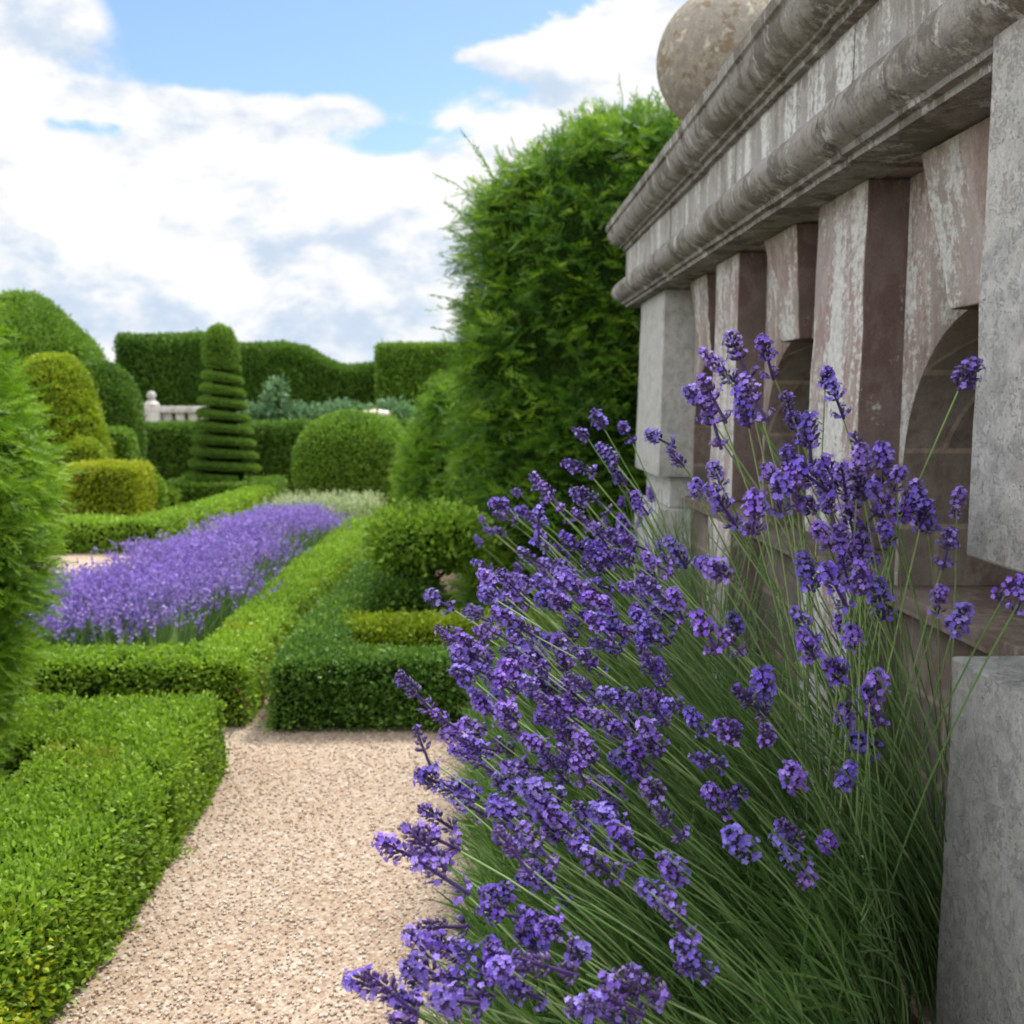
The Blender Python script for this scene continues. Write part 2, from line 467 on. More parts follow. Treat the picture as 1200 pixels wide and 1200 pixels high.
def branchlets(P, N, size, per, rg_sd=.2, mu=.45):
    """feathery branch ends: each a flat fan of short needle sprays along a drooping axis"""
    n = len(P)
    D = nrm(N * .9 + RNG.normal(size=(n, 3)) * .45 + np.array([0, 0, .10]))
    S = nrm(np.cross(D, np.array([0, 0, 1.0]) + RNG.normal(size=(n, 3)) * .35)); U = np.cross(S, D)
    sz = size * RNG.uniform(.6, 1.35, n)[:, None]
    tint = np.clip(RNG.normal(mu, rg_sd, n), 0, 1)
    VV, TT = [], []
    for k in range(per):
        t = (k + .5) / per; sg = 1 if k % 2 else -1
        base = P + D * sz * (t - .45) - U * 0 + np.array([0, 0, -1.0]) * sz * .22 * t * t
        d = nrm(D * (.55 + .5 * t) + S * sg * (.95 - .6 * t) + RNG.normal(size=(n, 3)) * .16)
        L = (sz[:, 0] * (.50 - .27 * t)) * RNG.uniform(.8, 1.2, n)
        V, Q, q = sprays(base, d, L, 6, .30, .035)
        VV.append(V); TT.append(np.repeat(np.clip(tint + .30 * (t - .5), 0, 1), q))
    V = np.concatenate(VV)
    return V, np.arange(len(V)).reshape(-1, 4), np.concatenate(TT)


def tube(mb, pts, r0, r1, seg=6):
    pts = np.array(pts, float); n = len(pts)
    T = np.gradient(pts, axis=0); T = nrm(T)
    ref = np.array([0.3, 0.9, 0.2]); S = nrm(np.cross(T, ref)); U = np.cross(S, T)
    rr = np.linspace(r0, r1, n)
    A = np.linspace(0, 2 * math.pi, seg, endpoint=False)
    V = np.array([[pts[i] + rr[i] * (S[i] * math.cos(a) + U[i] * math.sin(a)) for i in range(n)] for a in A]).reshape(-1, 3)
    mb.add(V, grid_quads(seg, n, True))


def trunk(root, x, y, z1, r, name="trunk", lean=0.0, mat="bark"):
    mb = MB()
    pts = [(x + lean * t + 0.02 * math.sin(5 * t), y + 0.015 * math.sin(4 * t + 1), z1 * t) for t in np.linspace(0, 1, 8)]
    tube(mb, pts, r, r * 0.55, 9)
    for k in range(5):
        a = k * 1.3; b = np.array(pts[4 + k % 3])
        tube(mb, [b, b + np.array([math.cos(a) * r * 3, math.sin(a) * r * 3, r * 3]), b + np.array([math.cos(a) * r * 6, math.sin(a) * r * 6, r * 8])], r * 0.4, r * 0.15, 5)
    return mb.build(name, M[mat], root, smooth=True)


def box_vf(x0, x1, y0, y1, z0, z1):
    V = [(x, y, z) for x in (x0, x1) for y in (y0, y1) for z in (z0, z1)]
    F = [(0, 1, 3, 2), (4, 6, 7, 5), (0, 4, 5, 1), (2, 3, 7, 6), (0, 2, 6, 4), (1, 5, 7, 3)]
    return V, F


def bevel(o, w=0.006, seg=2):
    m = o.modifiers.new("bevel", "BEVEL"); m.width = w; m.segments = seg; m.limit_method = "ANGLE"; m.angle_limit = R(40)
    return o


# ------------------------------------------------------------------ ground


def sheet(name, poly, z, mat):
    V = [(x, y, z) for x, y in poly]
    me = bpy.data.meshes.new(name); me.from_pydata(V, [], [list(range(len(V)))]); me.materials.append(mat)
    o = bpy.data.objects.new(name, me); COL.objects.link(o); o["kind"] = "structure"
    return o


sheet("ground", [(-500, -300), (500, -300), (500, 900), (-500, 900)], 0.0, M["ground"])
sheet("gravel_path", [(-9, -4), (3, -4), (3, 17), (-9, 17)], 0.004, M["gravel"])
sheet("flower_bed", [(-2.3, 4.1), (-1.2, 4.1), (-1.16, 9.5), (-1.95, 9.5)], 0.008, M["soil"])
sheet("flower_bed", [(-0.72, 4.05), (0.7, 4.05), (1.7, 5.5), (1.7, 8.3), (-0.68, 8.3)], 0.008, M["soil"])
sheet("flower_bed", [(0.12, 0.3), (0.92, 0.3), (0.92, 4.2), (0.02, 4.2), (0.05, 1.6)], 0.008, M["soil"])
sheet("flower_bed", [(-2.7, 0.9), (-1.28, 0.9), (-1.28, 3.1), (-2.7, 3.1)], 0.008, M["soil"])
sheet("flower_bed", [(-5.6, 8.9), (-2.8, 8.9), (-2.5, 13.0), (-6.2, 13.0)], 0.008, M["soil"])

# loose pebbles lying on the path
ico_t = (1 + 5 ** 0.5) / 2
ICO = nrm(np.array([(-1, ico_t, 0), (1, ico_t, 0), (-1, -ico_t, 0), (1, -ico_t, 0), (0, -1, ico_t), (0, 1, ico_t), (0, -1, -ico_t), (0, 1, -ico_t), (ico_t, 0, -1), (ico_t, 0, 1), (-ico_t, 0, -1), (-ico_t, 0, 1)], float))
ICOF = np.array([(0, 11, 5), (0, 5, 1), (0, 1, 7), (0, 7, 10), (0, 10, 11), (1, 5, 9), (5, 11, 4), (11, 10, 2), (10, 7, 6), (7, 1, 8), (3, 9, 4), (3, 4, 2), (3, 2, 6), (3, 6, 8), (3, 8, 9), (4, 9, 5), (2, 4, 11), (6, 2, 10), (8, 6, 7), (9, 8, 1)])
npb = 11000
yy = 1.7 + 2.9 * RNG.random(npb) ** 1.3; xx = RNG.uniform(-1.05, 0.15, npb)
sz = RNG.uniform(0.0028, 0.0062, npb)
sq = RNG.uniform(0.55, 1.0, (npb, 1, 3)); ang = RNG.uniform(0, 6.28, npb)
PV = ICO[None] * (1 + RNG.normal(0, 0.12, (npb, 12, 1))) * sq * sz[:, None, None]
PV[..., 2] *= 0.7
ca, sa = np.cos(ang)[:, None], np.sin(ang)[:, None]
PX = PV[..., 0] * ca - PV[..., 1] * sa + xx[:, None]; PY = PV[..., 0] * sa + PV[..., 1] * ca + yy[:, None]
PV = np.stack([PX, PY, PV[..., 2] + 0.005 + sz[:, None] * 0.35], -1).reshape(-1, 3)
PF = (ICOF[None] + 12 * np.arange(npb)[:, None, None]).reshape(-1, 3)
o = build("loose_gravel", PV, [PF], [M["pebble"]], tint=np.repeat(np.clip(RNG.normal(.55, .25, npb), 0, 1), 20), smooth=True)
o["kind"] = "stuff"

# fallen leaves and bits along the path's edges
n = 420
yl = 1.7 + 3.0 * RNG.random(n); side = RNG.random(n)
xl_ = np.where(side < .6, -0.89 + np.abs(RNG.normal(0, .07, n)), np.where(side < .85, 0.05 - np.abs(RNG.normal(0, .12, n)), RNG.uniform(-.85, 0.0, n)))
LV, LQ = leaves(np.c_[xl_, yl, np.full(n, .010)], nrm(np.c_[RNG.normal(size=(n, 2)), RNG.uniform(0, .25, n)]), RNG.uniform(.006, .016, n), .006, .2)
o = build("leaf_litter", LV, [LQ], [plain_mat("dry_leaves", (0.17, 0.12, 0.055), 0.9, 0.6, 60)]); o["kind"] = "stuff"

# ------------------------------------------------------------------ box hedges
HB = 0.27
hr = thing("box_hedge", "bright green low box hedge wrapping the gravel path's near left side", "hedge", (-1.1, 2.4, 0))
foliage("foliage", join(sweep([(-2.6, 3.28), (-0.92, 3.28)], 0.42, HB, 0.035, 0.05), sweep([(-1.11, 3.47), (-1.09, 2.9), (-1.08, 2.4), (-1.13, 1.9), (-1.2, 1.2)], 0.42, HB - .004, 0.035, 0.05)), M["box"], 30000, 0.0165, hr,
        jitter=0.010, tint_mu=0.48, tint_sd=.23, rough=0.008, freq=12, gaps=.15)

n = 1500
P = np.c_[RNG.uniform(-.935, -.885, n), 1.72 + .62 * RNG.random(n) ** 1.3, RNG.uniform(.02, .25, n)]
P = P[wob(P, 14) + RNG.normal(0, .4, n) > .1]
LV, LQ = leaves(P, nrm(np.array([.7, -.2, .35]) + RNG.normal(size=(len(P), 3)) * .5), .017, .011)
build("yellowed_leaves", LV, [LQ], [M["box_gold"]], hr, tint=np.clip(RNG.normal(.55, .25, len(LQ)), 0, 1))

hr = thing("box_hedge", "long low box hedge edging the purple lavender bed, with bare woody corner", "hedge", (-1.05, 4.1, 0))
foliage("foliage", sweep([(-2.6, 4.10), (-1.06, 4.10), (-1.06, 6.0), (-1.02, 7.6), (-1.05, 8.9)], 0.24, HB, 0.03, 0.05), M["box"], 19000, 0.019, hr,
        jitter=0.011, tint_mu=0.55, tint_sd=.23, rough=0.011, freq=11, gaps=.25)
for k in range(7):
    mb = MB()
    x = -0.93 + random.uniform(-.03, .035); y = 4.0 + 0.05 * k + random.uniform(-.02, .02)
    tube(mb, [(x, y, 0), (x + random.uniform(-.02, .03), y, .08), (x - .03, y + random.uniform(-.03, .03), .19)], .006, .004, 6)
    mb.build("stem", M["twig"], hr)

hr = thing("box_hedge", "dark fronted box hedge at the gravel's far end, beside the lavender clump", "hedge", (-0.3, 4.0, 0))
foliage("foliage", sweep([(0.75, 4.02), (-0.70, 4.02), (-0.70, 4.8), (-0.66, 5.9), (-0.60, 7.0)], 0.22, HB + 0.01, 0.03, 0.05), M["box_dark"], 21000, 0.020, hr,
        jitter=0.010, tint_mu=0.48, tint_sd=.23, rough=0.008, freq=12, gaps=.15)

hr = thing("box_hedge", "low box hedge cornering beyond the lavender bed's sandy left path", "hedge", (-2.9, 8.8, 0))
foliage("foliage", sweep([(-5.6, 8.86), (-2.86, 8.86), (-2.72, 10.2), (-2.56, 12.1)], 0.30, HB, 0.04, 0.08), M["box"], 6500, 0.032, hr,
        jitter=0.012, tint_mu=0.5)
hr = thing("box_hedge", "thin low box hedge behind the golden block topiary", "hedge", (-3.7, 12.2, 0))
foliage("foliage", sweep([(-4.6, 12.0), (-3.65, 12.0), (-3.6, 12.9)], 0.22, 0.24, 0.04, 0.1), M["box"], 5000, 0.035, hr)
hr = thing("box_hedge", "dark square box hedge round the foot of the spiral topiary", "hedge", (-3.1, 12.3, 0))
foliage("foliage", sweep([(-3.72, 12.25), (-2.66, 12.25), (-2.62, 13.3), (-3.72, 13.3), (-3.72, 12.3)], 0.18, 0.30, 0.04, 0.1), M["yew_olive"], 5000, 0.035, hr)

# golden low block in the right-hand bed
hr = thing("golden_hedge", "low golden hedge with an orange-yellow end, under the two-tier topiary", "hedge", (-0.3, 4.65, 0))
foliage("foliage", sweep([(0.5, 4.66), (-0.64, 4.66)], 0.30, 0.285, 0.07, 0.05), M["yew_gold"], 16000, 0.022, hr, shrink=0.03, rough=0.02)
for k in range(5):
    mb = MB(); x = -0.6 + 0.05 * k
    tube(mb, [(x, 4.5, 0), (x + .01, 4.49, .07), (x - .02, 4.55, .15)], .006, .004, 5)
    mb.build("stem", M["bark"], hr)

# two-tier topiary
tr = thing("tiered_topiary", "two-tier topiary with leafy flat top over a small dark drum", "topiary", (-0.28, 5.2, 0))
foliage("crown", lathe((-0.265, 5.25, 0), smooth_prof([(0.03, .455), (.19, .46), (.265, .50), (.30, .565), (.29, .64), (.24, .70), (.14, .735), (.0, .745)]), 36, power=2.15),
        M["box"], 9500, 0.034, tr, jitter=0.018, shrink=0.045, rough=0.022, tint_mu=.48, gaps=.25)
foliage("lower_tier", lathe((-0.37, 5.10, 0), smooth_prof([(0.05, .10), (.17, .13), (.21, .22), (.20, .32), (.13, .405), (0, .43)]), 28, power=2.0),
        M["yew_far"], 9000, 0.026, tr, jitter=0.012, shrink=0.03)
trunk(tr, -0.24, 5.25, 0.62, 0.032)

# ------------------------------------------------------------------ topiary and hedges of the middle distance
# cone beside the big yew
tr = thing("cone_topiary", "leafy cone topiary with dark underside, left of the big yew", "topiary", (-0.28, 9.0, 0))
foliage("crown", lathe((-0.28, 9.0, 0), smooth_prof([(0.05, .38), (.38, .40), (.45, .52), (.41, .75), (.28, 1.05), (.13, 1.38), (.05, 1.52), (0, 1.55)]), 30),
        M["yew_bright"], 900, 0.11, tr, kind="branch", jitter=0.025, shrink=0.06, rough=0.04, tint_mu=.35)
trunk(tr, -0.28, 9.0, 1.0, 0.05)

# rounded drum hedge
tr = thing("drum_hedge", "broad rounded drum topiary with bright domed top and dark front", "topiary", (-1.46, 12.2, 0))
foliage("foliage", lathe((-1.46, 12.2, 0), smooth_prof([(.60, .0), (.63, .2), (.67, .45), (.67, .66), (.62, .84), (.48, 1.01), (.26, 1.11), (0.0, 1.14)]), 40, power=3.4),
        M["yew_olive"], 7500, 0.035, tr, jitter=0.012, shrink=0.03, rough=0.018, freq=6)

# spiral topiary
SX, SY = -3.17, 12.8
tr = thing("spiral_topiary", "tall spiral topiary with rounded cap, stacked rings narrowing upward", "topiary", (SX, SY, 0))
foliage("cap", lathe((SX, SY, 0), smooth_prof([(0.04, 1.79), (.20, 1.80), (.205, 1.88), (.19, 2.03), (.13, 2.17), (.05, 2.225), (0, 2.23)]), 26),
        M["yew_olive"], 9000, 0.026, tr, jitter=0.010, shrink=0.02, rough=0.008)
turns, rows = 9.4, []
for i in range(int(turns * 30) + 1):
    t = i / (turns * 30); a = -math.pi / 2 + 0.6 - i * 2 * math.pi / 30; z = 0.34 + 1.46 * t ** 1.0
    rad = 0.485 - 0.265 * t ** 0.85
    sect = []
    for b in np.linspace(0, 2 * math.pi, 14, endpoint=False):
        rr = rad - 0.100 + 0.100 * np.sign(math.cos(b)) * abs(math.cos(b)) ** 0.6
        sect.append((SX + rr * math.cos(a), SY + rr * math.sin(a), z + 0.040 * math.sin(b) - 0.012 * math.cos(b)))
    rows.append(sect)
rows = np.array(rows)
sq_ = grid_quads(14, len(rows), True)
foliage("spiral", (rows.transpose(1, 0, 2).reshape(-1, 3), sq_[:, ::-1]), M["yew_olive"], 15000, 0.0145, tr, jitter=0.004, shrink=0.010, rough=0.005, up=.4)
mb = MB(); tube(mb, [(SX, SY, z) for z in np.linspace(0, 1.85, 6)], 0.26, 0.09, 14)
mb.build("trunk", M["core"], tr, smooth=True)

# golden block, bell, domes on the left
tr = thing("block_topiary", "golden green square block topiary standing behind the low hedge corner", "topiary", (-3.48, 9.7, 0))
foliage("foliage", lathe((-3.48, 9.7, 0), smooth_prof([(.30, .0), (.32, .2), (.335, .45), (.335, .62), (.30, .69), (.1, .705), (0, .705)]), 36, power=5, rx=1.0, ry=.9),
        M["box_gold"], 7000, 0.032, tr, jitter=0.012, shrink=0.03)
tr = thing("bell_topiary", "golden bell-shaped topiary with narrow rounded top", "topiary", (-4.28, 10.5, 0))
foliage("foliage", lathe((-4.28, 10.5, 0), smooth_prof([(.46, .0), (.50, .3), (.52, .62), (.46, .95), (.38, 1.3), (.30, 1.56), (.16, 1.72), (0, 1.75)]), 34),
        M["yew_gold"], 6500, 0.034, tr, jitter=0.012, shrink=0.03, rough=0.02)
tr = thing("ball_topiary", "small golden green ball topiary against the bell's right foot", "topiary", (-3.95, 10.2, 0))
foliage("foliage", lathe((-3.93, 10.2, 0), smooth_prof([(.12, .4), (.19, .55), (.2, .72), (.16, .86), (.06, .93), (0, .935)]), 24), M["yew_gold"], 7000, 0.032, tr)
trunk(tr, -3.93, 10.2, .6, .03)
tr = thing("dome_topiary", "dark green tall dome topiary with bright right edge, right of the golden bell", "topiary", (-4.55, 12.5, 0))
foliage("foliage", lathe((-4.55, 12.5, 0), smooth_prof([(.45, .0), (.45, .5), (.43, 1.0), (.40, 1.35), (.30, 1.62), (.15, 1.73), (0, 1.75)]), 34, power=2.5),
        M["yew_far"], 5500, 0.036, tr, jitter=0.012, shrink=0.03, rough=0.02)
tr = thing("block_topiary", "small upright green block topiary in front of the dark dome", "topiary", (-4.03, 11.5, 0))
foliage("foliage", lathe((-4.03, 11.5, 0), smooth_prof([(.15, .0), (.17, .4), (.175, .85), (.13, .96), (0, .985)]), 26, power=3), M["yew_olive"], 6500, 0.034, tr)
tr = thing("mound_topiary", "small dark green mound topiary sloping down right of the golden block", "topiary", (-3.93, 12.0, 0))
foliage("foliage", lathe((-3.95, 11.75, 0), smooth_prof([(.17, .0), (.22, .25), (.21, .45), (.13, .61), (0, .65)]), 26), M["yew_far"], 6500, 0.034, tr)
tr = thing("mound_topiary", "smallest golden green mound, low beside the spiral's square hedge", "topiary", (-3.72, 11.6, 0))
foliage("foliage", lathe((-3.70, 11.5, 0), smooth_prof([(.13, .0), (.16, .2), (.15, .36), (.08, .46), (0, .47)]), 24), M["box"], 6500, 0.034, tr)

# low dark hedge in front of the far balustrade
hr = thing("yew_hedge", "waist-high dark hedge with bright flat top behind the spiral topiary", "hedge", (-3.5, 14.3, 0))
foliage("foliage", sweep([(-5.1, 14.35), (-0.6, 14.35)], 0.55, 0.99, 0.13, 0.12), M["yew_far"], 4200, 0.042, hr, jitter=0.014, shrink=0.03, rough=0.02, freq=5)

# great clipped hedges at the far side
hr = thing("peaked_topiary", "huge dark topiary with sloping sides and flat peak, at far left", "topiary", (-8.5, 20, 0))
foliage("foliage", lathe((-8.7, 20.0, 0), smooth_prof([(1.20, .0), (1.30, 1.2), (1.32, 2.0), (1.24, 2.32), (.94, 2.66), (.58, 3.05), (.30, 3.29), (.1, 3.33), (0, 3.33)], 36), 40, power=2.6),
        M["yew_olive"], 2200, 0.06, hr, jitter=0.03, shrink=0.05, rough=0.05, freq=3, tint_mu=.5)
hr = thing("yew_hedge", "tall dark hedge block with a sloping right shoulder, above the far balustrade", "hedge", (-6.8, 22, 0))
foliage("foliage", sweep([(-7.6, 22.3), (-5.6, 22.3)], 1.0, lambda s: 2.70 - 0.05 * math.sin(s * 2) - max(0, (s - 1.75)) * 0.75, 0.26, 0.15), M["yew_far"], 2300, 0.062, hr, jitter=0.02, shrink=0.05, rough=0.04, freq=3)


def swoop(s):
    pts = [(0, 2.50), (1.25, 2.50), (1.7, 2.42), (2.1, 2.16), (2.45, 2.05), (3.1, 2.05), (3.55, 2.3), (9, 2.3)]
    return float(np.interp(s, [p[0] for p in pts], [p[1] for p in pts]))


hr = thing("yew_hedge", "tall dark hedge whose top swoops down to a dip", "hedge", (-3.5, 22, 0))
foliage("foliage", sweep([(-5.35, 22.3), (-1.6, 22.3)], 1.0, swoop, 0.26, 0.12), M["yew_far"], 2300, 0.062, hr, jitter=0.02, shrink=0.05, rough=0.03, freq=3)
hr = thing("yew_hedge", "tall lighter hedge block with square corner, partly behind the big yew", "hedge", (-1.0, 21, 0))
foliage("foliage", sweep([(-2.05, 21.4), (1.6, 21.4)], 0.9, 2.44, 0.16, 0.12), M["yew_olive"], 2300, 0.062, hr, jitter=0.02, shrink=0.05, rough=0.03, freq=3)

# far balustrade with its ball
br = thing("stone_balustrade", "distant pale stone balustrade below the tall hedge block", "balustrade", (-5.5, 18, 0))
mb = MB(); mb.add(*box_vf(-6.4, -4.65, 17.9, 18.2, 1.10, 1.21)); bevel(mb.build("coping", M["pale_stone"], br), .01)
mb = MB(); mb.add(*box_vf(-6.35, -4.72, 17.98, 18.14, 0.0, 0.62)); mb.build("base_wall", M["pale_stone"], br)
for k in range(8):
    x = -6.3 + 0.22 * k
    mb = MB(); mb.add(*box_vf(x - .075, x + .075, 17.98, 18.12, 0.62, 1.099)); bevel(mb.build("baluster", M["pale_stone"], br), .01)
mb = MB(); mb.add(*box_vf(-5.84, -5.52, 17.86, 18.2, 0.62, 1.099)); bevel(mb.build("pedestal", M["pale_stone"], br), .01)
br = thing("ball_finial", "small far white ball finial on the distant balustrade", "finial", (-5.69, 18.03, 1.21))
V, Q = lathe((-5.69, 18.03, 0), smooth_prof([(.02, 1.21), (.13, 1.215), (.125, 1.26), (.075, 1.30), (.05, 1.325)], 16), 20)
build("pedestal", V, [Q], [M["pale_stone"]], br, smooth=True)
V, Q = lathe((-5.69, 18.03, 1.397), [(max(.002, .078 * math.sin(a)), -.078 * math.cos(a)) for a in np.linspace(0, math.pi, 14)], 20)
build("ball", V, [Q], [M["pale_stone"]], br, smooth=True)

# silver shrubs before the swoop hedge and pale rose
x = -4.55
hr = thing("shrub", "silvery young shrub standing above the low grey-green row", "shrub", (-4.55, 19.6, 0))
foliage("foliage", lathe((-3.75, 19.2, 0), smooth_prof([(.08, .9), (.15, 1.1), (.17, 1.35), (.10, 1.58), (0, 1.68)]), 18), M["silver"], 700, 0.10, hr, jitter=.06, shrink=.12, rough=.05, gaps=.3)
trunk(hr, -3.75, 19.2, 1.2, .03)
hr = thing("shrub_row", "row of grey-green shrubs along the foot of the swooping hedge", "shrub row", (-3.2, 19.5, 0))
foliage("foliage", sweep([(-4.6, 19.4), (-1.2, 19.4)], 0.5, lambda s: 1.16 + .05 * math.sin(7 * s), 0.12, 0.15), M["silver"], 900, 0.09, hr, jitter=.05, shrink=.1, rough=.06, gaps=.2)
hr = thing("rose_bush", "distant rose bush with whitish pink blooms over the drum topiary", "bush", (-1.6, 15.5, 0))
foliage("foliage", lathe((-1.62, 15.8, 0), smooth_prof([(.2, .0), (.34, .5), (.34, .98), (.2, 1.08), (0, 1.10)]), 20), M["yew_olive"], 1500, 0.06, hr, jitter=.03, shrink=.06, gaps=.2)
for k in range(16):
    p = np.array([-1.62 + .025 * 16 * (k / 15 - .5) * 1.1, 15.6 + random.uniform(-.12, .1), 1.105 + random.uniform(-.04, .04)])
    V, Q = lathe(p, [(max(.002, .05 * math.sin(a)), -.042 * math.cos(a)) for a in np.linspace(0, math.pi, 7)], 9)
    V = V + RNG.normal(0, .006, V.shape)
    build("bloom", V, [Q], [M["bloom"]], hr, smooth=True)

# ------------------------------------------------------------------ yews
BX, BY = 0.86, 6.45
tr = thing("yew_tree", "big shaggy green yew behind the end of the stone wall", "tree", (BX, BY, 0))
prof = smooth_prof([(.90, .0), (.93, .5), (.93, 1.0), (.91, 1.7), (.90, 2.1), (.86, 2.5), (.74, 2.76), (.5, 2.90), (.2, 2.94), (0, 2.95)], 40)
Vy, Qy = lathe((BX, BY, 0), prof, 56, power=3.0, rx=1.0, ry=.9)
Vy[:, 2] *= 1 + 0.095 * (Vy[:, 0] - BX)
foliage("crown", (Vy, Qy), M["yew"], 560, 0.150, tr, kind="branch", jitter=0.05, shrink=0.085, rough=0.11, freq=10, out=.75, up=.05, tint_mu=.44, tint_sd=.24, gaps=.5)
trunk(tr, BX, BY, 2.0, 0.11)
for (u, v, bu, bv) in [(540, 152, 585, 215), (555, 168, 575, 200), (725, 92, 730, 130), (600, 165, 612, 195), (640, 150, 655, 170), (655, 128, 668, 160), (690, 130, 700, 150), (575, 205, 588, 230), (622, 170, 640, 190), (520, 235, 545, 250), (510, 205, 550, 220), (505, 345, 545, 350), (515, 300, 545, 305), (508, 385, 545, 385), (528, 270, 550, 280), (745, 105, 750, 125), (705, 118, 712, 140), (560, 180, 580, 205), (770, 110, 772, 128), (670, 140, 675, 158)]:
    Yd = 6.0 + random.uniform(-.1, .3); mb = MB(); tips = []; tdirs = []
    a = at(bu, bv + 8, Yd); b = at(u, v, Yd); c = (a + b) / 2 + np.array([.01, 0, .012])
    tube(mb, [a, c, b], .0035, .0022, 5)
    for q in np.linspace(.3, 1, 11):
        tips.append(a + (b - a) * q); tdirs.append((b - a) / np.linalg.norm(b - a) + RNG.normal(size=3) * (.75 if q < .95 else .3))
    V1, F1 = mb.out(); tips = np.array(tips); LV, LQ = leaves(tips, nrm(np.array(tdirs)), RNG.uniform(.02, .045, len(tips)), .009)
    build("shoot", np.concatenate([V1, LV]), [np.concatenate([F1[0], LQ + len(V1)])], [M["yew_bright"]], tr, tint=RNG.uniform(.1, .6, len(F1[0]) + len(LQ)))

tr = thing("yew_tree", "bright young yew cut off by the picture's left edge, behind the box hedge", "tree", (-1.68, 2.85, 0))
prof = smooth_prof([(.14, .05), (.25, .22), (.33, .45), (.40, .75), (.44, 1.05), (.41, 1.28), (.31, 1.48), (.16, 1.66), (0, 1.74)], 36)
foliage("crown", lathe((-1.68, 2.85, 0), prof, 40), M["yew_bright"], 1700, 0.095, tr, kind="branch", jitter=0.02, shrink=0.055, rough=0.04, freq=9, out=.8, up=.2, tint_mu=.45, tint_sd=.22, gaps=.25)
trunk(tr, -1.68, 2.85, 1.1, .045)

# ------------------------------------------------------------------ lavender bed in the middle distance


def blades(P, D, L, W):
    V, Q = leaves(P, D, L, W, 0.02); return V, Q


def lavender_mass(root, inside, n, hfun, L=0.05):
    """stems and flower spikes of a whole lavender bed: too many to count"""
    pts = []
    while len(pts) < n:
        p = inside()
        if p is not None: pts.append(p)
    P = np.array(pts); n = len(P)
    h = np.array([hfun(x, y) for x, y in P]) * RNG.uniform(.82, 1.08, n)
    base = np.c_[P, np.full(n, .02)]
    lean = RNG.normal(0, .10, (n, 2))
    top = np.c_[P + lean, h]
    D = nrm(top - base)
    SV, SQ = blades(base, D, np.linalg.norm(top - base, axis=1), .006)
    m = n
    P2 = base + RNG.normal(0, .02, (m, 3)); P2[:, 2] = .02
    D2 = nrm(np.c_[RNG.normal(0, .35, (m, 2)), np.ones(m)])
    LV, LQ = blades(P2, D2, h * RNG.uniform(.4, .75, m), .012)
    V = np.concatenate([SV, LV]); Q = np.concatenate([SQ, LQ + len(SV)])
    o = build("foliage", V, [Q], [M["lav_stem"]], root, tint=np.clip(RNG.normal(.35, .2, len(Q)), 0, 1))
    k = 6
    PP = np.repeat(top, k, 0) - np.repeat(D, k, 0) * (np.tile(np.linspace(0, 1, k), n) * L)[:, None]
    DD = nrm(np.repeat(D, k, 0) * .55 + RNG.normal(size=(n * k, 3)) * .75)
    FV, FQ = leaves(PP, DD, RNG.uniform(.014, .024, n * k), .014)
    o = build("flowers", FV, [FQ], [M["lav_far"]], root, tint=np.clip(RNG.normal(.5, .22, len(FQ)), 0, 1))
    o["kind"] = "stuff"


lr = thing("lavender_bed", "broad purple lavender mound filling the bed inside the low hedge", "lavender", (-1.6, 5.5, 0))


def in_front():
    y = random.uniform(4.42, 7.7); x = random.uniform(-2.25, -1.20)
    xl = -2.22 + 0.12 * (y - 4.4)
    xr = -1.34 + 0.06 * math.sin(5 * y) + (0 if y < 6.6 else -(y - 6.6) * .25)
    return (x, y) if xl < x < xr else None


def edge_h(x, y):
    return 0.42 * (0.84 + 0.16 * min(1.0, (y - 4.3) / .45)) * (0.86 + .14 * min(1, max(0, (-1.26 - x) / .16))) * (1 + 0.07 * math.sin(17 * x + 2) * math.sin(15 * y) + 0.05 * math.sin(5 * y + 2 * x))


lavender_mass(lr, in_front, 5200, edge_h)
lr = thing("lavender_bed", "smaller purple lavender mound at the far end of the bed", "lavender", (-1.4, 8.2, 0))


def in_back():
    y = random.uniform(7.6, 9.0); x = random.uniform(-2.0, -1.1)
    return (x, y) if ((x + 1.58) / .40) ** 2 + ((y - 8.25) / .65) ** 2 < 1 else None


lavender_mass(lr, in_back, 1500, lambda x, y: .41 * (1 - .25 * (((x + 1.58) / .42) ** 2)))

# pale flower clump beyond the bed
pr = thing("flower_clump", "pale greenish white flower spikes in front of the drum topiary", "flowers", (-1.4, 9.8, 0))
n = 1500
P = np.c_[RNG.uniform(-1.95, -0.98, n), RNG.uniform(9.35, 10.3, n), np.full(n, .02)]
D = nrm(np.c_[RNG.normal(0, .16, (n, 2)), np.ones(n)])
hl = RNG.uniform(.22, .40, n)
V, Q = blades(P, D, hl, .016)
T = np.repeat(P + D * hl[:, None], 4, 0) - np.repeat(D, 4, 0) * (np.tile(np.linspace(0, 1, 4), n) * .07)[:, None]
V2, Q2 = leaves(T, nrm(np.repeat(D, 4, 0) + RNG.normal(size=(4 * n, 3)) * .6), .022, .012)
build("foliage", V, [Q], [M["grass_pale"]], pr, tint=np.clip(RNG.normal(.3, .15, len(Q)), 0, 1))
o = build("flowers", V2, [Q2], [M["grass_pale"]], pr, tint=np.clip(RNG.normal(.75, .2, len(Q2)), 0, 1)); o["kind"] = "stuff"

